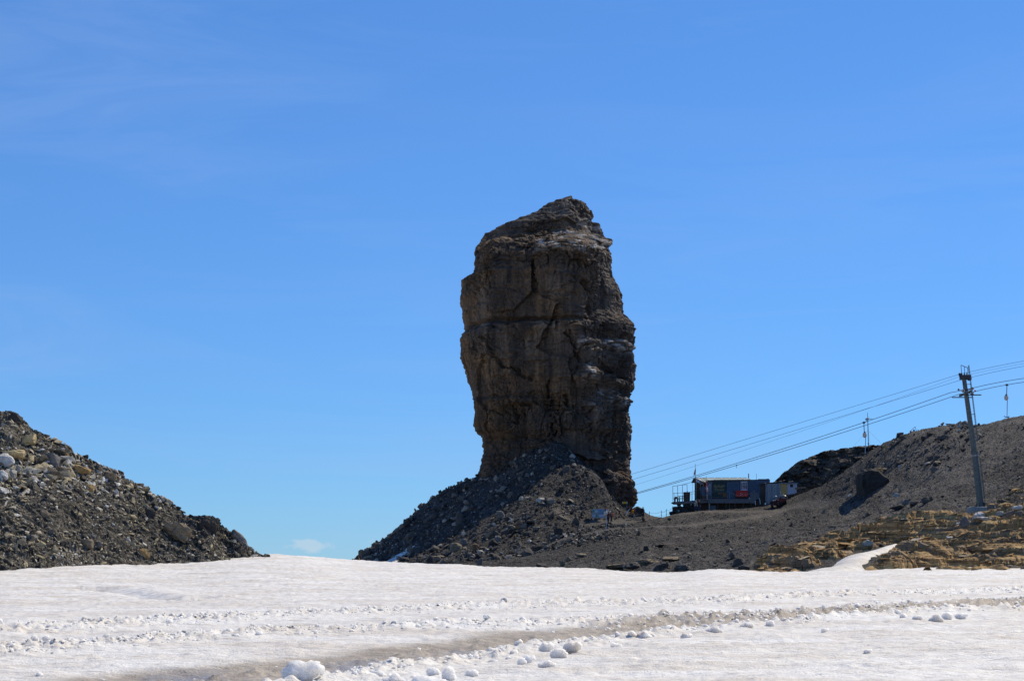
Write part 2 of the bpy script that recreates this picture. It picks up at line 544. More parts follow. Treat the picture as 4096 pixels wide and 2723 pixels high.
RID = [(-220, 330), (-100, 376), (0, 413.4), (11.7, 413.4), (23, 421), (35, 431), (53.6, 440), (75.8, 451), (99, 465), (117, 473), (132, 480), (146, 489), (172.5, 503), (186.5, 513), (200, 517), (207.5, 516.5),
       (216, 521), (227, 532), (239, 539.5), (251, 549), (262, 556), (275, 564), (330, 600)]
YR = 120.0
RX = [(u - 512) * YR / FPX for u, v in RID]; RZ = [EYE + (VH - v) * YR / FPX for u, v in RID]


def M0(x, y):
    x = np.atleast_1d(np.asarray(x, float)); y = np.atleast_1d(np.asarray(y, float))
    xr = x * YR / np.clip(y, 90, YR)       # keep the ridge the highest line as seen from the snow
    xr = 0.5 * x + 0.5 * xr
    r = np.interp(xr, RX, RZ)
    d = YR - y
    p = np.stack([x, y, 0 * x], -1)
    face = np.where(d > 0, 0.52 * d + 0.05 * d * np.sin(x * 0.5), -0.5 * d)
    return r - face + 0.30 * fbm(p / 4.0, 3, 71) * sstep(0.0, 4.0, np.abs(d))


ROAD = [snow_xy(*q) for q in [(20, 700), (120, 688), (220, 679), (325, 667), (438, 652), (497, 643), (575, 634), (625, 629.5), (746, 618.5), (880, 609), (1024, 602.5), (1100, 599)]]
BAND_A = [snow_xy(*q) for q in [(-60, 637), (0, 632.5), (96, 626.5), (193, 621), (282, 615.5), (440, 608), (575, 604), (708, 601.5), (841, 594.5), (1024, 591), (1100, 589)]]
BAND_B = [snow_xy(*q) for q in [(-60, 658), (0, 652), (96, 646), (163, 639), (282, 632.5), (438, 627), (497, 625), (575, 622), (727, 614.5), (860, 605.5), (1024, 599), (1100, 597)]]
GROOVE = [snow_xy(*q) for q in [(92, 588.5), (120, 591), (140, 594.5), (158, 597.5), (178, 599), (205, 598)]]
BERM = [snow_xy(*q) for q in [(200, 700), (325, 681), (440, 662), (500, 653), (560, 644), (625, 635.5), (690, 628), (746, 622.5), (820, 619), (900, 613.5), (1024, 610), (1100, 606)]]


def snow_full(x, y):
    p = np.stack([x, y, 0 * x], -1)
    z = snow0(x, y)
    fade = sstep(6, 20, y)
    pc = p * np.array([0.7, 1.0, 1.0])
    cup = fbm(pc / 1.1, 3, 35)
    z = z + fade * (0.18 * fbm(pc / 5.0, 3, 31) + 0.17 * cup + 0.10 * np.abs(fbm(p / 0.45, 2, 37)))
    dr, _ = poly_dist(x, y, ROAD); da, _ = poly_dist(x, y, BAND_A); db, _ = poly_dist(x, y, BAND_B); df, sf = poly_dist(x, y, BERM)
    wob = 0.6 * fbm(p / 3.0, 2, 41)
    lum = np.maximum(0, fbm(p / 0.40, 2, 43) + 0.12) + 0.6 * np.maximum(0, fbm(p / 0.19, 1, 47))
    ma = np.exp(-((da + wob * 1.4) / 1.3) ** 2); mb = np.exp(-((db + wob * 0.8) / 0.95) ** 2); mf = np.exp(-((df + 0.5 * wob) / 0.6) ** 2)
    z = z + ma * (0.06 + 0.34 * lum) + mb * (0.05 + 0.30 * lum) + mf * (0.10 + 0.26 * lum)
    road = np.exp(-np.abs((dr - 0.4 + 1.4 * wob) / 2.1) ** 2.6)
    z = z - road * 0.16
    # ruts and churned edge of the road
    z = z + 0.10 * np.exp(-((dr - 1.1) / 0.35) ** 2) * lum * 2
    _, al = poly_dist(x, y, ROAD)
    z = z + 0.035 * np.sin(al * 13.0 + dr * 5.0) * np.exp(-((dr - 2.3) / 0.9) ** 4) * sstep(-0.2, 0.3, fbm(p / 5.0, 2, 57))
    lane = np.exp(-(((da + db) / 2 + wob) / 1.2) ** 2) * 0.33
    dirt = np.clip(road * 1.0 + lane + 0.30 * np.exp(-((dr - 1.6) / 1.2) ** 2), 0, 1)
    # older stains on the near snow
    st = sstep(0.16, 0.40, fbm(pc * np.array([0.6, 1.3, 1]) / 2.6, 3, 51)) * sstep(70, 45, y)
    gd, _ = poly_dist(x, y, GROOVE)
    z = z - 0.16 * np.exp(-(gd / 0.55) ** 2) + 0.10 * np.exp(-((gd - 1.2) / 0.8) ** 2)
    hollow = sstep(-0.02, -0.34, cup) * sstep(-0.25, 0.25, fbm(pc / 7.0, 2, 59))
    dirt = np.clip(dirt + 0.35 * st + 0.42 * hollow + 0.4 * np.exp(-(gd / 0.5) ** 2) - 0.6 * mf, 0, 1)
    rim = np.exp(-np.maximum(0, snow0(x, y) - M0(x, y)) / 0.35) * (x < -12) * (y > 88) * (y < 124)
    dirt = np.clip(dirt + 0.5 * rim, 0, 1)
    wet = np.clip(road * sstep(0.0, 0.25, fbm(p / 2.0, 2, 55)), 0, 1)
    return z, dirt, wet


# ------------------------------------------------------------------ the setting
# far ground, one sheet to the horizon
m, t, b = new_mat('far_ground')
_p = geopos(t)
t.put(b.inputs['Base Color'], t.ramp(t.noise(_p, 0.01, 6.0, 0.6), [(0.30, (0.45, 0.43, 0.40)), (0.42, (0.78, 0.765, 0.745))]))
b.inputs['Roughness'].default_value = 0.9
n_ = 24; g_ = np.sign(np.linspace(-1, 1, n_)) * np.abs(np.linspace(-1, 1, n_)) ** 3 * 20000
gx, gy = np.meshgrid(g_, g_)
gz_ = np.full(gx.size, -1.2)
o = link('ground', mesh_np('ground', np.stack([gx.ravel(), gy.ravel(), gz_], -1), grid_faces(n_, n_)), m); o['kind'] = 'structure'

# snow field
tt = np.concatenate([-np.geomspace(1.6, 0.33, 40)[:-1], np.linspace(-0.33, 0.33, 800), np.geomspace(0.33, 1.6, 40)[1:]])
yy = np.concatenate([np.linspace(5, 21, 24)[:-1], np.geomspace(21, 150, 340)])
T, Yg = np.meshgrid(tt, yy)
Xg = T * Yg
sz, sdirt, swet = snow_full(Xg.ravel(), Yg.ravel())
me = mesh_np('snow_field', np.stack([Xg.ravel(), Yg.ravel(), sz], -1), grid_faces(len(yy), len(tt)), True)
vattr(me, 'dirt', sdirt); vattr(me, 'wet', swet)
SNOW = link('snow_field', me, M_SNOW); SNOW['kind'] = 'structure'

# scree slope with the rubble cone and the right hill
tt = np.concatenate([np.linspace(-0.19, -0.098, 50)[:-1], np.linspace(-0.098, 0.30, 500), np.linspace(0.30, 0.46, 40)[1:]])
yy = np.concatenate([np.linspace(104, 170, 115)[:-1], np.linspace(170, 285, 285)[:-1], np.linspace(285, 350, 30)])
T, Yg = np.meshgrid(tt, yy); X1, Y1 = (T * Yg).ravel(), Yg.ravel()
gz = G(X1, Y1)
p3 = np.stack([X1, Y1, gz], -1)
PATHS = [[tuple(at(*q)[:2]) for q in [(380, 560, 240), (480, 552, 224), (560, 539, 229), (590, 533, 236), (620, 528, 240), (690, 524, 242), (740, 517, 248), (790, 506, 256), (830, 503.5, 248), (862, 505, 238), (885, 506, 222)]],
         [tuple(at(*q)[:2]) for q in [(560, 525, 249), (608, 521.5, 253), (634, 520, 257), (655, 517, 262), (690, 512, 257), (735, 509.5, 255), (775, 507, 255), (800, 505, 255)]]]
pm = np.zeros(len(X1))
for pth in PATHS:
    d, _ = poly_dist(X1, Y1, pth)
    pm = np.maximum(pm, np.exp(-(d / 1.3) ** 4))
f1, e1 = facets(p3 / np.array([1.1, 1.1, 0.8]), 61, 0.9)
f2, e2 = facets(p3 / 0.42, 63, 0.9)
rough_ = (1 - 0.85 * pm) * (1 - 0.6 * np.exp(-(((X1 - 33.0) / 14.0) ** 2 + ((Y1 - 259.0) / 5.0) ** 2)))
gz = gz + rough_ * (0.16 * f1 + 0.10 * f2) + 0.05 * fbm(p3 / 0.5, 2, 65)
u1 = 512 + FPX * X1 / Y1
streak = sstep(-0.1, 0.35, fbm(np.stack([X1 / 1.6, Y1 / 14.0, 0 * X1], -1), 3, 68))
brown = sstep(840, 960, u1) * sstep(160, 200, Y1) * (0.45 + 0.5 * sstep(-0.2, 0.3, fbm(p3 / 7.0, 3, 67)))
me = mesh_np('scree_slope', np.stack([X1, Y1, gz], -1), grid_faces(len(yy), len(tt)))
vattr(me, 'tone', np.clip(np.maximum(pm * 0.6, brown * 0.75) + 0.45 * streak * sstep(225, 150, Y1 - 60 * (u1 > 840)) + 0.45 * streak * (u1 > 640), 0, 1))
SCREE = link('scree_slope', me, M_SCREE); SCREE['kind'] = 'structure'

# moraine slope in front on the other side
xs = np.concatenate([np.linspace(-60, -37, 70)[:-1], np.linspace(-37, -13, 300)]); ys = np.concatenate([np.linspace(92, 121.5, 300), np.linspace(122, 150, 25)])
X2, Y2 = np.meshgrid(xs, ys); X2 = X2.ravel(); Y2 = Y2.ravel()
mz = M0(X2, Y2)
p3 = np.stack([X2, Y2, mz], -1)
sh = p3 @ np.array([[0.90, 0, 0.36], [0, 1, 0], [-0.36, 0, 0.93]])    # beds of the shale, dipping
f1, e1 = facets(sh / np.array([2.2, 2.0, 0.55]), 73, 0.8)
f2, e2 = facets(sh / np.array([0.8, 0.8, 0.25]), 75, 0.9)
crag = sstep(0.0, 0.35, fbm(p3 / 6.0, 2, 77))
mz = mz + (0.30 + 0.6 * crag) * 0.8 * f1 + 0.24 * f2 + 0.05 * fbm(p3 / 0.3, 2, 79)
me = mesh_np('moraine_slope', np.stack([X2, Y2, mz], -1), grid_faces(len(ys), len(xs)))
vattr(me, 'tone', 0.5 * sstep(0.05, 0.4, fbm(p3 / 5.0, 3, 81)))
MOR = link('moraine_slope', me, M_MOR); MOR['kind'] = 'structure'

# ------------------------------------------------------------------ the rock tower
L_EDGE = [(570.5, 195.2), (566, 196.5), (557, 200), (551.3, 203.3), (543.7, 206), (539, 210), (533, 214.3), (519.8, 218.6), (508.3, 223.9), (496.8, 227.2), (486.3, 235.3), (476.7, 247.8), (475.8, 254.5), (474.8, 260.2),
          (476.2, 267.9), (470.5, 276), (462.9, 279.3), (463.3, 288), (461.4, 293.7), (461.4, 298.5), (462.9, 305.2), (462.2, 314.7), (465.2, 324.3), (467.6, 332.9), (463.3, 336.7), (461.9, 339.6), (461.1, 356.2),
          (465, 366.5), (468.6, 382), (473.3, 391.4), (475.8, 403.8), (476.9, 410), (474.3, 423.5), (476.9, 431.8), (482, 436), (483, 446.3), (482, 456.7), (480.5, 463.9), (478.4, 472.2), (474, 482), (470, 495), (466, 540)]
R_EDGE = [(571.5, 195.2), (572.4, 196), (575, 201), (585.8, 202.8), (586.2, 210), (590.6, 213.3), (590.6, 216), (588.6, 218), (589.6, 223), (599.2, 227.2), (602, 233.4), (604, 242), (609.7, 249.7), (610.2, 256), (611.6, 258.3),
          (610.6, 264), (613, 270.7), (616.4, 280.3), (618.8, 284), (621.6, 292.7), (621.2, 302.3), (623, 313.8), (627.9, 316.6), (631.7, 323.3), (633, 331), (632.7, 336.7), (633.4, 351), (637, 365.5), (635.5, 375.8),
          (633.4, 389.3), (629.8, 403.8), (630.3, 416.3), (631.3, 430.8), (630.3, 444.2), (629.2, 454.6), (629.8, 465), (630.3, 479.5), (633.4, 482.6), (632.9, 487.8), (636, 489.3), (636.5, 499), (633.5, 503.5), (633.6, 505), (637, 520), (640, 540)]
YT = 281.0
vr = np.concatenate([np.linspace(195.3, 203, 22)[:-1], np.linspace(203, 520, 520)])
lu = np.interp(vr, [q[1] for q in L_EDGE], [q[0] for q in L_EDGE]); ru = np.interp(vr, [q[1] for q in R_EDGE], [q[0] for q in R_EDGE])
th = np.concatenate([np.linspace(-math.pi, 0.25, 360, endpoint=False), np.linspace(0.25, math.pi, 80, endpoint=False)])
rr = np.zeros(len(th))
for deg, a in ((-101, .84), (-43, .86), (-3, 1.0), (55, .96), (110, .86), (178, 1.0), (-150, .98)):
    rr += np.maximum(0, np.cos(th - math.radians(deg)) / a) ** 14
rr = rr ** (-1 / 14)
cxn, cyn = rr * np.cos(th), rr * np.sin(th)
sc_r = np.where(cxn > 0, 1 / cxn.max(), 1 / -cxn.min()); cxn = cxn * sc_r
Wm = (ru - lu) / 2 * YT / FPX; Cm = ((ru + lu) / 2 - 512) * YT / FPX; Zm = EYE + (VH - vr) * YT / FPX
dep = np.minimum(11.5, 0.80 * Wm + 1.2 * sstep(0, 4, Wm))
back = 5.6 * sstep(264, 236, vr); kk = 1 + back / YT; Cm = Cm * kk; Wm = Wm * kk; Zm = EYE + (Zm - EYE) * kk
Xt = Cm[:, None] + Wm[:, None] * cxn[None]; Yt = YT + dep[:, None] * cyn[None] + back[:, None]; Zt = Zm[:, None] + 0 * cxn[None]
# outward direction from the ring
nx = np.cos(th)[None] * 0 + cxn[None] / np.maximum(Wm, 1)[:, None] * 8; ny = cyn[None] / np.maximum(dep, 1)[:, None] * 8
nn = np.hypot(nx, ny) + 1e-6; nx, ny = nx / nn, ny / nn
P = np.stack([Xt.ravel(), Yt.ravel(), Zt.ravel()], -1)
uu = 512 + FPX * P[:, 0] / YT; vv = np.repeat(vr, len(th))
front = np.tile(sstep(0.0, -0.35, cyn), len(vr))
wv = 5.0 * fbm(P / 5.0, 3, 91); wu = 5.0 * fbm(P / 5.0, 3, 95)
fw1, _ = facets(P / np.array([1.6, 1.6, 1.1]), 141, 0.8); fw2, _ = facets(P / np.array([1.8, 1.8, 1.3]), 143, 0.8)
ek0 = np.tile(1 - np.exp(-(np.minimum(np.abs(th), np.pi - np.abs(th)) / 0.6) ** 2), len(vr))
uw, vw = uu + wu + 4.5 * fw1 * ek0, vv + 0.7 * wv + 4 * fw2 * ek0


def ledge(u0, u1, v0, v1, v2, amp, soft=4.0):
    """a shoulder: slopes out between v0 and v1, then falls back to the wall by v2"""
    s = sstep(u0 - soft, u0 + soft, uw) * sstep(u1 + soft, u1 - soft, uw)
    return amp * s * sstep(v0, v1, vw) * sstep(v2, v1, vw)


D = np.zeros(len(P))
D += ledge(536, 592, 250, 259, 330, 2.2, 2) + ledge(545, 598, 240, 247, 275, 1.5, 2) + ledge(560, 600, 228, 240, 262, 1.2, 3)
D += ledge(578, 618, 343, 352, 420, 2.6) + ledge(574, 590, 371, 382, 402, 2.3, 2) + ledge(598, 616, 380, 388, 420, 1.8, 3) + ledge(584, 612, 395, 409, 452, 2.9, 3)
D += ledge(555, 640, 316, 330, 360, 1.0) + ledge(603, 640, 322, 332, 400, 1.1, 3)
D += ledge(455, 575, 330, 334, 352, 0.9) + ledge(470, 545, 398, 404, 450, 0.7)
D += ledge(555, 566, 283, 287, 310, 1.0, 2) + ledge(560, 596, 214, 222, 240, 1.1, 3) + ledge(600, 640, 470, 478, 520, 1.3, 3)
D -= 1.3 * np.exp(-((vv + 0.5 * wv - 327) / 1.8) ** 2) * sstep(600, 570, uw)                  # open bed across the wall
D -= 0.8 * np.exp(-((vw - 441) / 2.5) ** 2) * sstep(470, 490, uw) * sstep(560, 545, uw)
for u0, v0, u1, v1, wd, am in ((592, 245, 594, 262, 1.2, 1.1), (575, 290, 592, 325, 1.5, 1.0), (568, 350, 580, 372, 1.2, .9), (560, 340, 575, 350, 1.2, .8), (486, 345, 505, 372, 1.6, 1.1), (590, 368, 612, 385, 1.4, 1.1), (612, 385, 624, 415, 1.5, 1.3),
                               (566, 402, 568, 415, 1.6, 1.2), (601, 410, 603, 428, 1.0, .9), (505, 370, 530, 385, 1.0, .7), (510, 400, 515, 424, 1.0, .7), (548, 390, 550, 412, .9, .8), (552, 420, 550, 440, 1.0, .8), (600, 330, 611, 350, 1.4, 1.0), (616, 340, 618, 372, 1.3, 1.2), (587, 218, 590, 245, 1.6, 1.4), (572, 205, 576, 225, 1.5, 1.0)):
    dx, dv = u1 - u0, v1 - v0; l2 = dx * dx + dv * dv
    s = np.clip(((uw - u0) * dx + (vw - v0) * dv) / l2, 0, 1)
    D -= am * np.exp(-((np.hypot(uw - u0 - s * dx, vw - v0 - s * dv)) / wd) ** 2)
D *= front
bx = P @ np.array([[1, 0, 0.05], [0, 1, 0.03], [-0.05, -0.03, 1]])
wj = np.stack([fbm(P / 4.5, 3, 83), fbm(P / 4.5, 3, 85), fbm(P / 4.5, 3, 87)], -1) * 2.6
fa, ea = facets((bx + 0.5 * wj) / np.array([7.5, 7.5, 7.5]), 101, 0.9, 0.55)
fb, eb = facets((bx + 0.35 * wj) / np.array([2.8, 2.8, 4.6]), 103, 0.8, 0.55)
fc, ec = facets((bx + 0.2 * wj) / np.array([0.95, 0.95, 1.5]), 107, 0.9, 0.7)
fd, ed = facets(bx / np.array([0.42, 0.42, 0.40]), 109, 1.0)
beds = fbm(np.stack([bx[:, 0] * 0.04, bx[:, 1] * 0.04, bx[:, 2] * 0.9], -1), 3, 113)
flute = fbm((bx + wj) * np.array([0.9, 0.9, 0.10]), 4, 115)
def steps(h, seed):
    q_ = (bx[:, 2] + 1.2 * fbm(bx / np.array([7.0, 7.0, 3.0]), 2, seed) + 0.25 * wj[:, 2]) / h
    f_ = q_ - np.floor(q_)
    amp_ = sstep(-0.15, 0.35, fbm(bx / np.array([5.0, 5.0, 2.0]), 2, seed + 5))
    return amp_ * (sstep(0.0, 0.80, 1 - f_) - 0.5) * sstep(0.0, 0.12, 1 - f_)


ledges = 0.45 * steps(2.6, 161) + 0.28 * steps(0.9, 171)
bold = np.clip(sstep(-0.05, 0.25, fbm(P / 8.0, 2, 116)) + 0.5 * sstep(575, 610, uu), 0, 1)
lowr = sstep(430, 490, vv) * sstep(590, 620, uu)
edge_k = np.tile(1 - 0.75 * np.exp(-(np.minimum(np.abs(th), np.pi - np.abs(th)) / 0.5) ** 2), len(vr))
topk = sstep(195, 215, vv) * 0.7 + 0.3
D += edge_k * topk * (1.15 * fa + (0.18 + 0.55 * bold) * fb) + topk * ((0.09 + 0.34 * bold) * fc * (0.4 + 0.6 * edge_k) + (0.08 + 0.16 * bold) * fd * (1 + 0.6 * lowr) * (0.35 + 0.65 * edge_k)) + 0.30 * beds + 0.30 * flute * edge_k + ledges * topk
D -= topk * bold * (0.5 * np.exp(-(eb / 0.05) ** 2) + 0.12 * np.exp(-(ec / 0.06) ** 2)) + 0.14 * fbm(P / 0.6, 3, 117)
V = P.copy()
V[:, 0] += nx.ravel() * D; V[:, 1] += ny.ravel() * D
V[:, 2] += topk * 0.35 * fbm(P / 1.5, 2, 119) + 0.25 * D * sstep(235, 200, vv)
nr = len(vr)
V = np.concatenate([V, [[Cm[0], YT, Zm[0] + 0.1]]])
F = grid_faces(nr, len(th), True)[:, ::-1]
me = mesh_np('rock_tower', V, F)
bmx = np.arange(len(th))
pale = np.zeros(len(V)); rust = np.zeros(len(V))
pale[:-1] = np.clip(ledge(534, 594, 248, 254, 268, 1.0, 3) + ledge(550, 602, 239, 244, 252, .8) + ledge(576, 616, 341, 350, 362, .9) + ledge(576, 590, 371, 376, 390, 1.0, 2) + ledge(586, 610, 394, 402, 420, .8) + ledge(575, 592, 222, 232, 246, .6), 0, 1) * sstep(-0.05, 0.15, fbm(P / np.array([1.2, 1.2, 0.6]), 4, 121))  # mask of ledge tops coloured pale to look sunlit
rust[:-1] = np.clip(lowr + 0.5 * sstep(0.1, 0.4, fbm(P / 6, 2, 123)), 0, 1)
grey_ = np.zeros(len(V)); grey_[:-1] = np.clip(sstep(545, 600, uu + 2 * wu) * 0.8 + 0.9 * sstep(240, 215, vv) + 0.6 * sstep(0.05, 0.3, fbm(P / 7.0, 2, 125)), 0, 1)
vattr(me, 'pale', pale); vattr(me, 'rust', rust); vattr(me, 'grey', grey_)
TOWER = tag(link('rock_tower', me, M_TOWER), 'tall dark weathered rock tower rising from a cone of rubble', 'rock')

# ------------------------------------------------------------------ heights of the finished ground, for setting things down
def grid_sampler(a, b, Z, polar):
    Z = np.asarray(Z).reshape(len(b), len(a))
    def f(x, y):
        x = np.atleast_1d(np.asarray(x, float)); y = np.atleast_1d(np.asarray(y, float))
        s = x / y if polar else x
        i = np.clip(np.searchsorted(a, s) - 1, 0, len(a) - 2); j = np.clip(np.searchsorted(b, y) - 1, 0, len(b) - 2)
        fx = np.clip((s - a[i]) / (a[i + 1] - a[i]), 0, 1); fy = np.clip((y - b[j]) / (b[j + 1] - b[j]), 0, 1)
        return (Z[j, i] * (1 - fx) + Z[j, i + 1] * fx) * (1 - fy) + (Z[j + 1, i] * (1 - fx) + Z[j + 1, i + 1] * fx) * fy
    return f


H_SCREE = grid_sampler(tt, yy, gz, True)
H_MOR = grid_sampler(xs, ys, mz, False)


def hit(u, v, fn, y0, y1):
    """first ground met by the line of sight (u, v) between y0 and y1"""
    Y = np.linspace(y0, y1, 900)
    X = (u - 512) * Y / FPX; Z = EYE + (VH - v) * Y / FPX
    d = fn(X, Y) - Z
    k = np.argmax(d >= 0)
    if d[k] < 0: k = int(np.argmax(d))
    return Vector((X[k], Y[k], float(fn(X[k], Y[k])[0])))


# ------------------------------------------------------------------ ochre layered outcrop
ot = np.concatenate([np.linspace(0.120, 0.305, 350), np.linspace(0.305, 0.43, 40)[1:]]); oy = np.concatenate([np.linspace(108, 152, 400)[:-1], np.linspace(152, 176, 120)])
T, Yg = np.meshgrid(ot, oy); X3, Y3 = (T * Yg).ravel(), Yg.ravel(); u3 = 512 + FPX * X3 / Y3
base = G0(X3, Y3)
p3 = np.stack([X3, Y3, base], -1)
ytop = np.interp(u3, [740, 748, 774, 804, 835, 871, 915, 940, 985, 1024, 1100], [126, 133, 141, 148, 154, 159, 160, 161, 168, 173, 178])
nz = fbm(p3 / 6.0, 3, 131)
mask = sstep(ytop + 1.0, ytop - 2.5, Y3 + 3.0 * nz) * sstep(741, 752, u3 + 8 * nz)
TL = [(790, 577, 117), (806, 572, 122), (835, 562, 128), (860, 555, 135), (880, 549, 142), (893, 546, 147)]
TR = [(852, 577, 113), (856, 571, 117), (864, 564.5, 122), (875, 556, 128.5), (890, 550.5, 136), (899, 547.5, 143.5)]
tl = [tuple(at(*q)[:2]) for q in TL]; tr = [tuple(at(*q)[:2]) for q in TR]
mid = [((a[0] + c[0]) / 2, (a[1] + c[1]) / 2) for a, c in zip(tl, tr)]
dm, am = poly_dist(X3, Y3, mid)
halfw = 0.5 * np.interp(Y3, [113, 120, 135, 151], [6.2, 5.6, 3.6, 1.8])
tong = sstep(halfw + 0.9, halfw - 0.3, np.abs(dm) + 0.5 * nz)
q = base + 0.9 * nz + 0.35 * fbm(p3 / 1.6, 2, 133) - 0.055 * X3 + 0.02 * Y3
hs = 0.85
k = np.floor(q / hs); fr = q / hs - k
terr = (k + sstep(0.56, 0.78, fr) + 0.22 * (fr - 0.5)) * hs
q2 = q + 0.5 * fbm(p3 / 2.2, 2, 135)
k2 = np.floor(q2 / 0.21); fr2 = q2 / 0.21 - k2
terr2 = (k2 + sstep(0.6, 0.82, fr2)) * 0.21
dip = p3 @ np.array([[0.99, 0, 0.10], [0, 1, 0.05], [-0.10, -0.05, 0.99]])
f1, e1 = facets(dip / np.array([4.2, 2.2, 0.6]), 137, 0.6)
f2, e2 = facets(dip / np.array([1.5, 0.8, 0.25]), 139, 0.7)
oz = base + 0.48 + (terr - q) * 1.3 + (terr2 - q2) * 0.9 + 0.26 * f1 + 0.12 * f2 - 0.25 * np.exp(-(e1 / 0.07) ** 2)
right_up = sstep(0.3, 2.5, dm * -1.0) * sstep(134, 124, Y3)
oz = oz + 0.9 * right_up * sstep(845, 870, u3) * np.exp(-((np.abs(dm) - 2.5) / 3.0) ** 2)
oz = oz - 1.8 * np.exp(-(((X3 - 43.4) / 2.0) ** 2 + ((Y3 - 162.0) / 3.2) ** 2) ** 2) - 0.45 * sstep(146, 157, Y3) * sstep(930, 960, u3)
oz = oz - 1.3 * (1 - mask) - 1.6 * tong
oz = oz + 0.35 * sstep(118, 126, Y3) * sstep(752, 765, u3) * sstep(815, 790, u3) * sstep(ytop + 1, ytop - 3, Y3)
lay1, _ = facets(np.stack([X3 / 4.0, 0 * X3 + 0.3, (oz + 0.06 * X3) / 0.22], -1), 155, 0.5, 0.8); lay2, le2 = facets(np.stack([X3 / 2.2, 0 * X3 + 0.7, (oz + 0.06 * X3) / 0.12], -1), 157, 0.5, 0.8)
Y3d = Y3 + 0.16 * lay1 + 0.06 * lay2 + 0.03 * np.exp(-(le2 / 0.08) ** 2)
me = mesh_np('layered_outcrop', np.stack([X3, Y3d, oz], -1), grid_faces(len(oy), len(ot)))


def ochre_mat():
    m, t, b = new_mat('ochre_rock')
    p = geopos(t)
    pl = scaled(t, p, (0.3, 0.4, 5.5), (0.05, -0.09, 0))
    lay = t.noise(pl, 1.0, 6.0, 0.66, 0.5)
    pat = t.noise(p, 0.22, 5.0, 0.6, 0.4)
    fine = t.noise(p, 4.5, 5.0, 0.65)
    col = t.ramp(lay, [(0.32, (0.080, 0.055, 0.034)), (0.44, (0.25, 0.155, 0.070)), (0.54, (0.44, 0.275, 0.112)), (0.66, (0.54, 0.38, 0.18))])
    col = t.mix(t.ramp(pat, [(0.33, 0.75), (0.47, 0.0)]), col, t.ramp(lay, [(0.3, (0.085, 0.078, 0.070)), (0.65, (0.24, 0.215, 0.18))]))
    col = t.mix(t.ramp(fine, [(0.30, 0.6), (0.52, 0.0)]), col, (0.055, 0.042, 0.032))  # fine noise darkens the colour as shaded crevices would
    t.put(b.inputs['Base Color'], col)
    b.inputs['Roughness'].default_value = 0.88; b.inputs['Specular IOR Level'].default_value = 0.2
    bump(t, b, t.math('ADD', lay, t.math('MULTIPLY', fine, 0.5)), 0.9, 0.10)
    return m


M_OCH = ochre_mat()
OCH = link('layered_outcrop', me, M_OCH); OCH['kind'] = 'structure'
H_OCH = grid_sampler(ot, oy, oz, True)


def H_RIGHT(x, y):
    return np.maximum(H_SCREE(x, y), np.where((np.atleast_1d(x) / np.atleast_1d(y) > 0.121), H_OCH(x, y), -99))


# snow lying in the trough of the outcrop, and in the shade of the rubble cone
def snow_strip(name, label, A, B, fn, lift, n=70, mcols=26):
    def along(Q):
        Q = np.array(Q); s = np.linspace(0, len(Q) - 1, n)
        return np.stack([np.interp(s, np.arange(len(Q)), Q[:, 0]), np.interp(s, np.arange(len(Q)), Q[:, 1])], -1)
    a, b2 = along(A), along(B)
    w_ = np.linspace(0, 1, mcols)[None, :, None]
    XY = a[:, None] * (1 - w_) + b2[:, None] * w_
    x, y = XY[..., 0].ravel(), XY[..., 1].ravel()
    e = np.tile(np.sin(np.linspace(0, math.pi, mcols)) ** 0.5, n)
    pz = np.stack([x, y, 0 * x], -1)
    x = x + 0.5 * fbm(pz / 1.3, 2, 141) * (1 - e); y = y + 0.4 * fbm(pz / 1.3, 2, 143) * (1 - e)
    tap = np.repeat(1 - 0.2 * np.linspace(0, 1, n) ** 2, mcols)
    z = fn(x, y) - 0.25 + lift * e * tap + 0.10 * fbm(pz / 1.5, 3, 145)
    me = mesh_np(name, np.stack([x, y, z], -1), grid_faces(n, mcols), True)
    vattr(me, 'dirt', 0.40 + 0.4 * sstep(0, 0.4, fbm(pz / np.array([3.0, 0.6, 1]), 2, 147))); vattr(me, 'wet', np.zeros(len(x)))
    return tag(link(name, me, M_SNOW), label, 'snow')


snow_strip('snow_tongue', 'pale tongue of old snow lying in the gap between the ochre rock banks', tl, tr, G0, 0.62)
pa = [tuple(hit(u, v, H_SCREE, 215, 285)[:2]) for u, v in ((384, 562.5), (394, 556), (405, 549), (415, 545))]
pb = [tuple(hit(u, v, H_SCREE, 215, 285)[:2]) for u, v in ((399, 563.5), (404, 558), (410, 551.5), (416, 546.5))]
snow_strip('snow_patch', 'narrow strip of shaded snow at the foot of the rubble cone', pa, pb, H_SCREE, 0.55, 40, 14)

# ------------------------------------------------------------------ dark cliff behind the hut
ct = [(770, 488), (777, 478.5), (787, 470), (798, 462), (810, 456.5), (822, 451.2), (839, 448.6), (854, 446), (866, 445.6), (877, 446), (884, 446), (890, 448)]
cf = [(770, 500), (777, 498), (787, 497), (798, 495), (810, 491), (822, 486), (839, 476), (854, 467), (866, 458), (877, 451), (884, 449), (890, 450)]
ns = 210; su = np.linspace(768, 889, ns)
tv = np.interp(su, [c_[0] for c_ in ct], [c_[1] for c_ in ct]); fv = np.interp(su, [c_[0] for c_ in cf], [c_[1] for c_ in cf]) + 3 + 14 * np.clip((800 - su) / 30, 0, 1)
pr = np.concatenate([np.linspace(0, 1, 80), np.linspace(1, 2, 26)[1:]])
YC0, YC1 = 266.0, 270.0
VV = []
for s in pr:
    if s <= 1:
        Y = YC0 + (YC1 - YC0) * s ** 1.6; v_ = fv + (tv - fv) * s
        Z = EYE + (VH - (fv * (1 - s) + tv * s)) * YC1 / FPX
        Yv = np.full(ns, Y)
    else:
        Z = EYE + (VH - tv) * YC1 / FPX - 3.2 * (s - 1) ** 1.5; Yv = np.full(ns, YC1 + 14 * (s - 1))
    VV.append(np.stack([(su - 512) * YC1 / FPX, Yv, Z], -1))
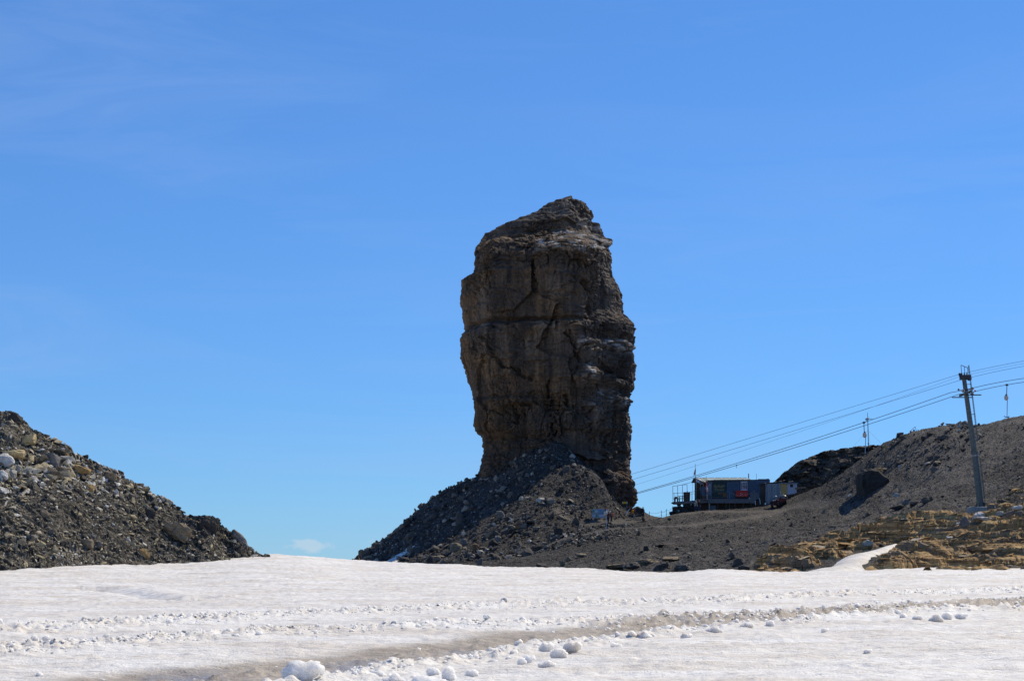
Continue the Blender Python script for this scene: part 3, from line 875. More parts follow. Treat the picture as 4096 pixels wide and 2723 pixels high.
VV = np.array(VV).reshape(-1, 3)
f1, _ = facets(VV / np.array([3.2, 3.2, 2.2]), 151, 0.9); f2, e2 = facets(VV / np.array([1.1, 1.1, 0.6]), 153, 1.0); f3, _ = facets(VV / 0.45, 155, 1.0)
VV[:, 1] -= 1.5 * f1 + 0.5 * f2 + 0.15 * f3
VV[:, 2] += 0.25 * f1 + 0.16 * f2
me = mesh_np('rock_outcrop', VV, grid_faces(len(pr), ns))
m, t, b = new_mat('cliff_rock')
p_ = geopos(t); f_ = t.noise(scaled(t, p_, (1, 1, 2)), 0.9, 7.0, 0.66, 0.5)
t.put(b.inputs['Base Color'], t.ramp(f_, [(0.32, (0.035, 0.031, 0.028)), (0.5, (0.075, 0.064, 0.053)), (0.66, (0.15, 0.122, 0.09))]))
b.inputs['Roughness'].default_value = 0.9; b.inputs['Specular IOR Level'].default_value = 0.2
bump(t, b, f_, 0.8, 0.15)
tag(link('rock_outcrop', me, m), 'low dark crag in shade on the skyline behind the hut', 'rock')

# ------------------------------------------------------------------ loose stone
def hull_mesh(name, seed, flat, n=11):
    r = np.random.default_rng(seed)
    d = r.normal(size=(n, 3)); d /= np.linalg.norm(d, axis=1)[:, None]
    pts = d * (0.72 + 0.28 * r.random((n, 1))) * np.array([1.0, 0.55 + 0.35 * r.random(), flat]) * 0.5
    bm = bmesh.new()
    for p in pts: bm.verts.new(p)
    out = bmesh.ops.convex_hull(bm, input=bm.verts)
    bmesh.ops.delete(bm, geom=[g for g in out['geom_interior'] if isinstance(g, bmesh.types.BMVert)], context='VERTS')
    bmesh.ops.triangulate(bm, faces=bm.faces)
    bm.verts.ensure_lookup_table(); bm.verts.index_update()
    V = np.array([v.co[:] for v in bm.verts]); F = np.array([[v.index for v in f.verts] for f in bm.faces])
    bm.free()
    return V, F


HULLS = [hull_mesh('h', 300 + i, [0.28, 0.35, 0.45, 0.6, 0.75][i % 5], 9 + i % 5) for i in range(15)]
HULL_ME = {}


def hull_me(i, mat):
    key = (i, mat.name)
    if key not in HULL_ME:
        me = mesh_np('stone', *HULLS[i]); me.materials.append(mat); HULL_ME[key] = me
    return HULL_ME[key]


def quat_align(nrm, tiltsd, r, yaw=None):
    q = Vector((0, 0, 1)).rotation_difference(Vector(nrm))
    e = Euler((r.normal() * tiltsd, r.normal() * tiltsd, r.random() * 6.283 if yaw is None else r.normal() * yaw)).to_quaternion()
    return q @ e


def scatter(parent, fn, cand, size, n_big, mat_one, mat_many, tiltsd, sink, one, many, seed, pickfn=None, lean=(0, 0, 0), stretch=(1, 1, 1), yaw=None, jitter=0.0, nclip=.8):
    """stones lying on the ground: the n_big that show largest are pieces of their own, the rest is one rubble part"""
    r = np.random.default_rng(seed)
    x, y = cand
    z = fn(x, y); e = 0.35
    nx_ = -(fn(x + e, y) - fn(x - e, y)) / (2 * e); ny_ = -(fn(x, y + e) - fn(x, y - e)) / (2 * e)
    N = np.stack([np.clip(nx_, -nclip, nclip) + lean[0], np.clip(ny_, -nclip, nclip) + lean[1], 1 + 0 * nx_], -1); N /= np.linalg.norm(N, axis=1)[:, None]
    size = size * (0.65 + 1.0 * sstep(-0.25, 0.35, fbm(np.stack([x / 3.2, y / 6.0, 0 * x], -1), 3, seed % 97)))
    order = np.argsort(-size / y)
    Vs, Fs, Ps = [], [], []; off = 0
    pk = r.random(len(x)) if pickfn is None else pickfn(x, y, r)
    for rank, i in enumerate(order):
        h = int(r.integers(len(HULLS)))
        q = quat_align(N[i], tiltsd, r, yaw)
        s = size[i] * np.array([1.0, 0.8 + 0.4 * r.random(), 0.75 + 0.5 * r.random()]) * np.array(stretch)
        loc = np.array([x[i], y[i], z[i] + size[i] * sink + jitter * (r.random() - 0.45)])
        if rank < n_big:
            o = bpy.data.objects.new(one, hull_me(h, mat_one))
            C.objects.link(o); o.parent = parent
            o.location = loc; o.rotation_mode = 'QUATERNION'; o.rotation_quaternion = q; o.scale = s
        else:
            V, F = HULLS[h]
            R = np.array(q.to_matrix())
            Vs.append((V * s) @ R.T + loc); Fs.append(F + off); off += len(V)
            Ps.append(np.full(len(V), pk[i]))
    if Vs:
        me = mesh_np(many, np.concatenate(Vs), np.concatenate(Fs))
        vattr(me, 'pick', np.concatenate(Ps))
        o = link(many, me, mat_many, parent); o['kind'] = 'stuff'


def powsize(n, smin, smax, a, seed):
    r = np.random.default_rng(seed)
    return np.minimum(smax, smin * (1 - r.random(n)) ** (-1.0 / a))


# left moraine
r_ = np.random.default_rng(401); n = 25000
cx_, cy_ = r_.uniform(-38.5, -15.5, n), r_.uniform(93, 121.2, n)
k_ = (512 + FPX * cx_ / cy_ > -12) & (512 + FPX * cx_ / cy_ < 262) & (H_MOR(cx_, cy_) > snow0(cx_, cy_) - 0.15)
cx_, cy_ = cx_[k_], cy_[k_]
sz_ = powsize(len(cx_), 0.10, 0.52, 2.25, 402)
sz_ = sz_ * (1 + 0.9 * np.exp(-((H_MOR(cx_, cy_) - 8.6 - 0.25 * (cx_ + 30)) / 1.5) ** 2))
def pick_m(x, y, r):
    p = np.stack([x, y, 0 * x], -1)
    band_ = np.exp(-((H_MOR(x, y) - 8.6 - 0.25 * (x + 30)) / 1.7) ** 2)          # a pale boulder band high on the slope
    return np.clip(r.random(len(x)) ** 1.0 * 0.90 + 0.22 * sstep(0, .3, fbm(p / 3.5, 2, 405)) + 0.65 * band_ * r.random(len(x)), 0, 1)
scatter(MOR, H_MOR, (cx_, cy_), sz_, 290, M_ST_S, M_ST_SS, 0.36, 0.14, 'stone', 'rubble', 403, pick_m, (0.0, -0.05, 0), (1.35, 1.0, 0.62))

# rubble cone and slopes
def uvy(n, u0, u1, y0, y1, seed):
    r = np.random.default_rng(seed)
    Y = np.sqrt(r.uniform(y0 ** 2, y1 ** 2, n)); return (r.uniform(u0, u1, n) - 512) * Y / FPX, Y


x1, y1 = uvy(8200, 352, 625, 222, 280, 411)
zc_ = H_SCREE(x1, y1)
k_ = (VH - (zc_ - EYE) * FPX / y1) < 574
x1, y1 = x1[k_], y1[k_]
dpt = np.min([np.abs(poly_dist(x1, y1, p_)[0]) for p_ in PATHS], axis=0)
k_ = (dpt > 1.0)
x1, y1 = x1[k_], y1[k_]
s1 = powsize(len(x1), 0.28, 1.5, 2.1, 412)
u_ = 512 + FPX * x1 / y1
s1 = np.where(u_ > 575, np.minimum(s1, 0.7), s1)
x2, y2 = uvy(8500, 560, 1040, 136, 262, 413)
dpt = np.min([np.abs(poly_dist(x2, y2, p_)[0]) for p_ in PATHS], axis=0)
pn_ = np.stack([x2, y2, 0 * x2], -1)
den = sstep(-0.15, 0.25, fbm(pn_ / 9.0, 3, 414))
k_ = (dpt > 1.4) & (np.random.default_rng(415).random(len(x2)) < 0.25 + 0.75 * den) & (H_SCREE(x2, y2) > H_OCH(x2, y2))
x2, y2 = x2[k_], y2[k_]
s2 = powsize(len(x2), 0.15, 0.95, 2.5, 416)
x4, y4 = uvy(1500, 868, 985, 200, 254, 431)
v4 = VH - (H_SCREE(x4, y4) - EYE) * FPX / y4
k_ = (fbm(np.stack([x4, y4, 0 * x4], -1) / 6.0, 2, 432) > 0.0) & (v4 < 468)
x4, y4 = x4[k_], y4[k_]; s4 = powsize(len(x4), 0.28, 1.3, 2.0, 433)
scatter(SCREE, H_SCREE, (np.concatenate([x1, x2, x4]), np.concatenate([y1, y2, y4])), np.concatenate([s1, s2, s4]), 300, M_ST_G, M_ST_GS, 0.40, 0.14, 'stone', 'rubble', 417,
        lambda x, y, r: np.clip(r.random(len(x)) ** 1.25, 0, 1))
def pick_o(x, y, r):
    p = np.stack([x, y, 0 * x], -1)
    return np.clip(0.45 + 0.9 * fbm(p / 4.0, 3, 425) + 0.25 * (r.random(len(x)) - 0.5), 0, 1)


# slabs and broken pieces on the ochre banks
x3, y3 = uvy(3600, 744, 1045, 112, 172, 421)
k_ = (H_OCH(x3, y3) > H_SCREE(x3, y3)) & (np.hypot(x3 - 43.6, y3 - 163.0) > 2.4) & (np.abs(poly_dist(x3, y3, mid)[0]) > np.interp(y3, [113, 135, 151], [3.9, 2.7, 1.6]))
x3, y3 = x3[k_], y3[k_]
s3 = powsize(len(x3), 0.16, 0.85, 2.1, 422)
scatter(OCH, H_OCH, (x3, y3), s3, 280, M_ST_O, M_ST_OS, 0.03, 0.0, 'slab', 'broken_slabs', 423, pick_o, (-0.10, -0.03, 0), (2.1, 1.6, 0.42), 0.5, 0.24, 0.12)

# ------------------------------------------------------------------ boulders one can point at
def blob_mesh(name, dims, seed, sub=3, cuts=9, rough=0.10):
    r = np.random.default_rng(seed)
    bm = bmesh.new(); bmesh.ops.create_icosphere(bm, subdivisions=sub + 1, radius=1.0)
    bm.verts.ensure_lookup_table(); bm.verts.index_update()
    d = np.array([v.co[:] for v in bm.verts]); F = np.array([[v.index for v in f.verts] for f in bm.faces]); bm.free()
    d /= np.linalg.norm(d, axis=1)[:, None]
    acc = np.zeros(len(d))
    nrm = r.normal(size=(cuts, 3)); nrm /= np.linalg.norm(nrm, axis=1)[:, None]
    nrm = np.concatenate([nrm, np.eye(3), -np.eye(3)])
    dist = np.concatenate([0.55 + 0.32 * r.random(cuts), np.full(6, 0.86)])
    for n_, a_ in zip(nrm, dist): acc += np.maximum(0, d @ n_ / a_) ** 44
    P = d * (acc ** (-1 / 44.0))[:, None]
    f1, e1 = facets(P * 1.6 + seed, seed % 900, 0.9); f2, e2 = facets(P * np.array([4, 4, 6.0]) + seed, (seed + 7) % 900, 1.0)
    P = P + d * (rough * f1 + rough * 0.45 * f2 - rough * 0.3 * np.exp(-(e1 / 0.06) ** 2))[:, None]
    P = P / np.abs(P).max(0) * np.array(dims) * 0.5
    return mesh_np(name, P, F)


def rock_tone(name, c, var=0.5, stretch=(1, 1, 2.2)):
    m, t, b = new_mat(name)
    p = objco(t)
    f = t.noise(scaled(t, p, stretch), 1.8, 7.0, 0.68, 0.5); g = t.noise(p, 9.0, 4.0, 0.6)
    lo = tuple(x * (1 - var) for x in c); hi = tuple(min(.85, x * (1 + var * 0.7)) for x in c)
    col = t.ramp(f, [(0.30, lo), (0.5, c), (0.70, hi)])
    col = t.mix(t.ramp(g, [(0.32, 0.6), (0.5, 0.0)]), col, tuple(x * 0.35 for x in c))
    t.put(b.inputs['Base Color'], col)
    b.inputs['Roughness'].default_value = 0.9; b.inputs['Specular IOR Level'].default_value = 0.2
    bump(t, b, t.math('ADD', f, t.math('MULTIPLY', g, 0.5)), 0.8, 0.05)
    return m


TONE = {'white': rock_tone('white_rock', (0.56, 0.54, 0.50), 0.3), 'pale': rock_tone('pale_rock', (0.42, 0.385, 0.31), 0.35), 'straw': rock_tone('straw_rock', (0.47, 0.37, 0.20), 0.35),
        'ochre': rock_tone('ochre_boulder', (0.34, 0.225, 0.10), 0.45), 'tan': rock_tone('tan_rock', (0.215, 0.172, 0.118), 0.45), 'grey': rock_tone('grey_rock', (0.17, 0.158, 0.142), 0.45),
        'dark': rock_tone('dark_rock', (0.052, 0.047, 0.042), 0.45), 'rust': rock_tone('rust_rock', (0.19, 0.115, 0.068), 0.4), 'mid': rock_tone('mid_rock', (0.095, 0.087, 0.078), 0.45)}
_bs = [500]


def boulder(u, v, wpx, hpx, fn, y0, y1, tone, label, name='boulder', rot=(0, 0, 0), deep=0.8, sink=0.3, group=None, rough=0.10):
    """(u, v) is the middle of the boulder in the picture; it is set into the ground it stands on"""
    _bs[0] += 1
    p = hit(u, min(v + hpx * 0.40, 640), fn, y0, y1)
    s = p.y / FPX
    me = blob_mesh(name, (wpx * s, wpx * s * deep, hpx * s * (1 + sink)), _bs[0], 2 if wpx < 20 else 3, 9, rough)
    me.materials.append(TONE[tone])
    o = link(name, me)
    o.location = (p.x, p.y + wpx * s * deep * 0.2, p.z + hpx * s * (0.5 - sink * 0.5))
    o.rotation_euler = rot
    return tag(o, label, 'rock', group)


def L(x, y, wz, hz, tone, label, **kw):
    boulder(x * .1166, 400 + y * .1166, wz * .1166, hz * .1166, H_MOR, 93, 121.5, tone, label, **kw)


L(125, 150, 150, 75, 'dark', 'dark flat slab jutting from the skyline at the top of the moraine', rot=(0, 0.35, 0))
L(235, 345, 190, 85, 'straw', 'straw coloured block with a dark hollow beside it, high on the moraine', rot=(0, -0.25, 0.2))
L(115, 460, 190, 80, 'straw', 'broad straw coloured boulder just above the white one at the picture edge')
L(50, 512, 160, 105, 'white', 'largest white boulder, cut off by the left picture edge')
L(22, 640, 95, 75, 'white', 'white boulder at the left edge below the largest white one')
L(102, 636, 72, 78, 'pale', 'upright pale block standing right of the two white edge boulders')
L(150, 590, 80, 60, 'pale', 'pale block tucked under the right side of the largest white boulder')
L(445, 520, 160, 120, 'grey', 'large grey cracked slab facing the snow, upper moraine', rot=(0, 0.2, 0.1))
L(545, 598, 130, 80, 'tan', 'tan block touching the lower right corner of the grey cracked slab')
L(698, 606, 145, 70, 'ochre', 'long ochre block lying on its side in the middle of the moraine', rot=(0, 0.35, 0))
L(560, 482, 62, 55, 'ochre', 'small rounded ochre boulder right of the grey cracked slab')
L(930, 655, 135, 68, 'tan', 'tan wedge shaped boulder near the upper skyline of the moraine', rot=(0, 0.2, 0))
L(372, 652, 125, 34, 'white', 'thin white slab lying at a slant below the tan blocks', rot=(0, 0.35, 0))
L(765, 752, 85, 55, 'ochre', 'ochre boulder with a dark underside in the middle of the moraine slope')
L(913, 910, 34, 24, 'white', 'small bright white stone in the dark shale')
L(1290, 962, 92, 62, 'dark', 'dark squarish boulder below the long skyline slab', rough=0.05)
L(275, 1185, 112, 66, 'grey', 'grey flat topped boulder in the lower left of the moraine')
L(740, 1228, 112, 66, 'tan', 'tan boulder in the lower middle of the moraine, left of a grey one')
L(846, 1248, 74, 62, 'grey', 'grey lump beside the tan boulder in the lower moraine')
L(1240, 1306, 100, 70, 'ochre', 'round ochre tan boulder low on the moraine above the snow')
L(1145, 1412, 115, 60, 'tan', 'tan layered slab resting almost on the snow edge', rot=(0, -0.2, 0))
L(2050, 1195, 215, 80, 'grey', 'long leaning grey slab near the lower end of the moraine', rot=(0, 0.66, 0))
L(742, 478, 32, 38, 'dark', 'tiny dark stone standing up on the moraine skyline')
L(390, 980, 82, 58, 'tan', 'brownish boulder left of centre in the lower half of the moraine')
L(1560, 1188, 56, 32, 'white', 'small white stone near the rounded brown knob')
L(1425, 862, 125, 42, 'pale', 'pale flat slab lying along the moraine skyline', rot=(0, 0.5, 0))
L(1525, 915, 55, 20, 'dark', 'small dark slab poking out from the moraine skyline', rot=(0, 0.1, 0))
L(1500, 1120, 280, 150, 'tan', 'rounded brown knob of bedrock in the right part of the moraine', rot=(0, 0.45, 0), rough=0.16)
L(1800, 1060, 190, 150, 'dark', 'dark craggy hump on the skyline at the lower end of the moraine', rot=(0, 0.5, 0), rough=0.16)
L(440, 1130, 90, 50, 'tan', 'flat brown stone in a hollow at the lower left of the moraine')


def K(x, y, wz, hz, tone, label, **kw):
    boulder(350 + x * .13778, 450 + y * .13778, wz * .13778, hz * .13778, H_SCREE, 130, 283, tone, label, **kw)


K(95, 748, 72, 50, 'tan', 'square topped boulder on the skyline where the rubble cone ends')
K(125, 728, 40, 34, 'grey', 'small boulder on top of the pile at the left end of the cone')
K(125, 782, 80, 40, 'tan', 'boulder at the bottom of the pile at the left end of the cone')
K(1092, 472, 66, 62, 'grey', 'grey boulder just outside the shadow edge on the cone')
K(1230, 542, 52, 64, 'rust', 'rusty pointed boulder in the middle of the sunlit rubble')
K(1018, 606, 92, 46, 'tan', 'long tan boulder lying low on the sunlit rubble')
K(1076, 642, 54, 56, 'grey', 'upright grey boulder below the long tan one')
K(762, 702, 100, 56, 'tan', 'broad brown boulder by the lower shadow edge of the cone')
K(828, 672, 64, 52, 'grey', 'grey boulder leaning on the broad brown one')
K(916, 702, 56, 58, 'rust', 'reddish tan boulder right of the broad brown one')
K(1515, 602, 76, 66, 'dark', 'dark lone boulder below the board on the path')
K(1368, 706, 86, 44, 'dark', 'dark flat boulder on the slope under the path')
K(600, 792, 122, 46, 'tan', 'wide tan boulder lying at the snow edge under the cone')
K(945, 806, 52, 46, 'grey', 'grey boulder at the snow edge in front of the cone')
K(1540, 822, 46, 42, 'tan', 'small tan boulder standing in grey gravel above the snow')
K(1390, 836, 78, 34, 'mid', 'low grey boulder half sunk at the snow edge')
K(1568, 132, 56, 44, 'mid', 'boulder resting at the very top of the sunlit cone')
K(2152, 712, 46, 36, 'dark', 'small dark block alone on the gravel slope')
K(1240, 352, 34, 34, 'pale', 'small pale stone high on the sunlit cone')
K(1620, 404, 16, 14, 'white', 'tiny bright stone on the right side of the cone')
K(800, 500, 70, 110, 'mid', 'tall shaded boulder on the dark side of the cone')
K(1640, 520, 60, 40, 'mid', 'rounded boulder behind the legs of the board')
K(1725, 504, 34, 26, 'dark', 'small dark boulder left of the board legs')


def R5(x, y, wz, hz, tone, label, **kw):
    boulder(787.5 + x * .1036, 350 + y * .1036, wz * .1036, hz * .1036, H_RIGHT, 112, 262, tone, label, **kw)


def hull_block(name, poly, Y, depth, tone, label, seed):
    """big angular block whose outline is the polygon, at distance Y"""
    pts = [at(u, v, Y) for u, v in poly]; ctr = sum(pts, Vector()) / len(pts)
    bm = bmesh.new()
    for k_, dy in ((0.82, -0.5), (1.0, -0.15), (0.95, 0.35), (0.6, 0.6)):
        for p in pts: bm.verts.new((p - ctr) * k_ + Vector((0, dy * depth, 0)))
    out = bmesh.ops.convex_hull(bm, input=bm.verts)
    bmesh.ops.delete(bm, geom=[g for g in out['geom_interior'] if isinstance(g, bmesh.types.BMVert)], context='VERTS')
    bmesh.ops.triangulate(bm, faces=bm.faces)
    bmesh.ops.subdivide_edges(bm, edges=bm.edges, cuts=3, use_grid_fill=True)
    bmesh.ops.triangulate(bm, faces=bm.faces)
    bm.verts.ensure_lookup_table(); bm.verts.index_update()
    V = np.array([v.co[:] for v in bm.verts]); F = np.array([[v.index for v in f.verts] for f in bm.faces]); bm.free()
    f1, e1 = facets(V / np.array([1.3, 1.3, 0.7]) + seed, seed, 0.9); f2, _ = facets(V / 0.4 + seed, seed + 3, 1.0)
    V = V * (1 + 0.10 * f1 + 0.04 * f2)[:, None]
    me = mesh_np(name, V, F); me.materials.append(TONE[tone])
    o = link(name, me); o.location = ctr
    return tag(o, label, 'rock')


yb = hit(868, 494, H_RIGHT, 150, 262).y
hull_block('boulder', [(857, 473), (862, 468.5), (876, 469), (891, 481.5), (880, 490), (868, 501), (861, 499), (857.5, 486)], yb + 1.6, 4.2, 'dark', 'huge dark tilted block with ochre cap above the track', 541)
R5(775, 1212, 150, 62, 'ochre', 'ochre slab capping the huge dark block', rot=(0, -0.12, 0))
R5(880, 1165, 100, 60, 'ochre', 'ochre lump on the upper edge of the huge dark block')
R5(950, 1150, 80, 30, 'tan', 'flat tan slab right of the ochre lump', rot=(0, 0.1, 0))
R5(1082, 1097, 68, 50, 'dark', 'dark boulder uphill from the huge tilted block')
R5(1420, 1155, 80, 48, 'grey', 'lone grey boulder with a shadow on the bare gravel hill')
R5(1140, 1470, 85, 50, 'grey', 'left end block of the row of boulders beside the track')
R5(1222, 1472, 80, 48, 'mid', 'second block from the left in the row beside the track')
R5(1332, 1450, 78, 55, 'mid', 'third block in the row of boulders beside the track')
R5(1390, 1432, 60, 44, 'mid', 'right end block of the row of boulders beside the track')
R5(1060, 1518, 140, 46, 'dark', 'long dark boulder lying below the row beside the track')
R5(1500, 838, 105, 56, 'mid', 'boulder just under the skyline left of the pylon')
R5(1320, 850, 60, 36, 'dark', 'small dark boulder under the hill skyline')
R5(1385, 806, 80, 28, 'dark', 'dark ledge stone close under the hill skyline')
R5(1700, 960, 60, 36, 'dark', 'dark stone on the gravel left of the pylon')


def R6(x, y, wz, hz, tone, label, **kw):
    boulder(725 + x * .12675, 475 + y * .12675, wz * .12675, hz * .12675, H_RIGHT, 108, 250, tone, label, **kw)


R6(1128, 552, 90, 60, 'pale', 'pale triangular block standing at the top of the snow tongue')
R6(642, 705, 58, 66, 'tan', 'upright tan block left of the foot of the snow tongue')
R6(105, 690, 84, 60, 'mid', 'grey block at the left end of the ochre bank')
R6(150, 735, 90, 40, 'mid', 'low grey block at the snow edge under the ochre bank end')
R6(1560, 548, 96, 44, 'tan', 'tan slab tilted on the ochre bank above the snow tongue', rot=(0, 0.4, 0))
R6(2000, 315, 110, 46, 'white', 'white slab leaning against the pylon footing', rot=(0, -0.6, 0.3))
R6(1895, 385, 80, 90, 'grey', 'large grey slab hanging below the pylon footing', rot=(0, -0.5, 0))
R6(2060, 342, 130, 30, 'white', 'flat white slab in front of the pylon footing', rot=(0, 0.1, 0))
R6(2180, 300, 80, 44, 'pale', 'pale block just right of the pylon footing')
R6(2250, 316, 86, 38, 'grey', 'grey block in the heap right of the pylon footing', rot=(0, -0.4, 0))
R6(2300, 268, 90, 30, 'white', 'white slab on top of the heap right of the footing', rot=(0, -0.15, 0))
R6(2330, 312, 70, 36, 'grey', 'grey block at the right end of the heap by the footing')
R6(1860, 375, 70, 26, 'white', 'small white slab left of the hanging grey slab', rot=(0, -0.3, 0))
R6(1780, 492, 60, 14, 'white', 'thin white flake lying on dark rock below the footing')
R6(985, 160, 40, 20, 'white', 'white stone by the bend of the track')
for x, y, wz, hz0, tone, lab in ((1930, 850, 150, 44, 'tan', 'leftmost flat brown ledge at the snow edge below the hut'), (2050, 838, 140, 50, 'mid', 'grey blocky ledge second from the left at the snow edge below the hut'), (2160, 812, 180, 44, 'tan', 'long brown ledge in the middle of the snow edge ledges below the hut'),
                           (2270, 838, 150, 60, 'mid', 'grey ledge with a dark crack at the snow edge below the hut'), (2330, 790, 130, 40, 'tan', 'brown ledge above the cracked grey one near the snow edge'), (2420, 850, 130, 50, 'mid', 'rightmost grey ledge at the snow edge left of the ochre bank'),
                           (2250, 690, 130, 26, 'dark', 'thin dark ledge higher on the gravel below the hut'), (1580, 790, 50, 34, 'tan', 'small tan stone behind the one above the snow'), (1680, 762, 80, 30, 'tan', 'low tan stone on the gravel in front of the cone')):
    K(x, y, wz, hz0, tone, lab, name='rock_ledge' if wz > 100 else 'boulder', rot=(0, -0.08, 0), rough=0.14, deep=1.1)

# stones that rolled out onto the snow rim below the moraine
xr_, yr_ = r_.uniform(-36, -14.5, 2600), r_.uniform(90, 121, 2600)
gap = snow0(xr_, yr_) - H_MOR(xr_, yr_)
k_ = (gap > 0.02) & (gap < 1.3) & (r_.random(2600) < np.exp(-gap / 0.35)) & (512 + FPX * xr_ / yr_ > -5)
scatter(SNOW, lambda x, y: snow_full(np.atleast_1d(np.asarray(x, float)), np.atleast_1d(np.asarray(y, float)))[0], (xr_[k_], yr_[k_]), powsize(int(k_.sum()), 0.08, 0.35, 2.2, 441), 60, M_ST_S, M_ST_SS, 0.4, 0.1, 'stone', 'grit', 442)

# ------------------------------------------------------------------ broken snow
def lump_me(seed, sub=2):
    r = np.random.default_rng(seed)
    bm = bmesh.new(); bmesh.ops.create_icosphere(bm, subdivisions=sub, radius=0.5)
    bm.verts.ensure_lookup_table(); bm.verts.index_update()
    d = np.array([v.co[:] for v in bm.verts]); F = np.array([[v.index for v in f.verts] for f in bm.faces]); bm.free()
    fl_, _e = facets(d * 2.6 + seed, seed % 600, 0.9)
    P = d * (1 + 0.9 * fbm(d * 1.7 + seed, 2, seed % 700) + 0.45 * fbm(d * 4.0 + seed, 2, seed % 500) + 0.22 * fl_)[:, None]
    return P * np.array([1.0, 0.6 + 0.4 * r.random(), 0.55 + 0.35 * r.random()]), F


LUMPS = [lump_me(600 + i) for i in range(9)]
CRUMBS = [lump_me(650 + i, 1) for i in range(9)]
LUMP_ME = []
for V_, F_ in LUMPS:
    me = mesh_np('snow_lump', V_, F_, True); me.materials.append(M_SNOWB); LUMP_ME.append(me)


def along_path(pts, n, spread, r):
    P = np.array(pts); seg = np.hypot(*np.diff(P, axis=0).T); cum = np.concatenate([[0], np.cumsum(seg)])
    s = r.uniform(0, cum[-1], n)
    x = np.interp(s, cum, P[:, 0]); y = np.interp(s, cum, P[:, 1])
    clump = 0.6 * fbm(np.stack([s / 3.0, 0 * s, 0 * s], -1), 2, 41)
    return x + r.normal(size=n) * spread * 0.5, y + r.normal(size=n) * spread + clump * spread, s


r = np.random.default_rng(611)
xs_, ys_, ss_ = [], [], []
for pts, n, sp, smin, smax, a_ in ((BAND_A, 5200, 1.1, 0.06, 0.20, 2.9), (BAND_B, 5600, 0.85, 0.05, 0.19, 2.8), (BERM, 1300, 0.5, 0.05, 0.28, 2.3), (ROAD, 420, 1.6, 0.05, 0.16, 2.6)):
    x, y, s = along_path(pts, n, sp, r)
    keep = fbm(np.stack([s / 4.0, 0 * s, 0 * s + n], -1), 2, 43) + 0.25 > r.random(n) * 0.55 - 0.05
    xs_.append(x[keep]); ys_.append(y[keep]); ss_.append(powsize(int(keep.sum()), smin, smax, a_, n))
x = np.concatenate(xs_); y = np.concatenate(ys_); s = np.concatenate(ss_)
k_ = (np.abs(512 + FPX * x / y - 512) < 540) & (y > 20)
x, y, s = x[k_], y[k_], s[k_]
z = snow_full(x, y)[0]
Vs, Fs, off = [], [], 0
for rank, i in enumerate(np.argsort(-s / y)):
    h = int(r.integers(9)); e_ = Euler((r.normal() * 0.5, r.normal() * 0.5, r.random() * 6.28))
    loc = (x[i], y[i], z[i] - 0.10 * s[i])
    if rank < 240:
        o = bpy.data.objects.new('snow_lump', LUMP_ME[h]); C.objects.link(o); o.parent = SNOW
        o.location = loc; o.rotation_euler = e_; o.scale = (s[i],) * 3
    else:
        V_, F_ = LUMPS[h] if rank < 2200 else CRUMBS[h]
        Vs.append((V_ * s[i]) @ np.array(e_.to_matrix()).T + np.array(loc)); Fs.append(F_ + off); off += len(V_)
o = link('snow_crumbs', mesh_np('snow_crumbs', np.concatenate(Vs), np.concatenate(Fs), True), M_SNOWB, SNOW); o['kind'] = 'stuff'

m, t, b = new_mat('dirty_snow')
p_ = objco(t); f_ = t.noise(p_, 5.0, 6.0, 0.65)
t.put(b.inputs['Base Color'], t.ramp(f_, [(0.35, (0.36, 0.30, 0.24)), (0.5, (0.66, 0.61, 0.56)), (0.65, (0.80, 0.79, 0.78))])); b.inputs['Roughness'].default_value = 0.6
b.inputs['Subsurface Weight'].default_value = 1.0; b.inputs['Subsurface Radius'].default_value = (1.0, 0.85, 0.7); b.inputs['Subsurface Scale'].default_value = 0.3
bump(t, b, f_, 0.6, 0.05)
M_SNOWD = m


def snow_block(u, v, wpx, hpx, label, seed, lobes=((0, 0, 0, 1, 1),), dirty=False, angular=False):
    """v is the foot of the block on the snow"""
    X, Y = snow_xy(u, min(v, 679.5 + 6))
    if v > 685: X, Y = snow_xy(u, 685); Y -= (v - 685) * 0.16; X = (u - 512) * Y / FPX
    s = Y / FPX
    bm = bmesh.new()
    Vl, Fl, off = [], [], 0
    if angular:
        me = blob_mesh('snow_block', (wpx * s, wpx * s * 0.7, hpx * s * 1.2), seed, 3, 9, 0.16); me.materials.append(M_SNOWB)
    else:
        d, F = lump_me(seed, 4)
        P = []
        base = np.array([q_[0:3] for q_ in lobes])
        # one melted surface: union of lobes taken as the outermost radius
        d0 = d / np.linalg.norm(d, axis=1)[:, None]
        rad = np.zeros(len(d0))
        for (lx, ly, lz, lr, lh) in lobes:
            cdir = np.array([lx, ly, lz]); bq = d0 @ cdir; disc = bq ** 2 - (cdir @ cdir - (0.5 * lr) ** 2)
            rr_ = np.where(disc > 0, bq + np.sqrt(np.maximum(disc, 0)), 0)
            rad = np.maximum(rad, rr_)
        rad = np.maximum(rad, 0.18)
        P = d0 * (rad * (1 + 0.55 * fbm(d0 * 1.8 + seed, 3, seed % 300) + 0.20 * fbm(d0 * 6 + seed, 2, seed % 200)))[:, None]
        P = P / np.maximum(np.ptp(P, axis=0), 1e-6) * np.array([wpx * s, wpx * s * 0.7, hpx * s * 1.25])
        me = mesh_np('snow_block', P, F, True); me.materials.append(M_SNOWD if dirty else M_SNOWB)
    o = link('snow_block', me)
    z0 = float(snow_full(np.array([X]), np.array([Y]))[0][0])
    zmin = min(v_.co.z for v_ in me.vertices)
    o.location = (X, Y, z0 - zmin - 0.40 * hpx * s)
    bm.free()
    return tag(o, label, 'snow')


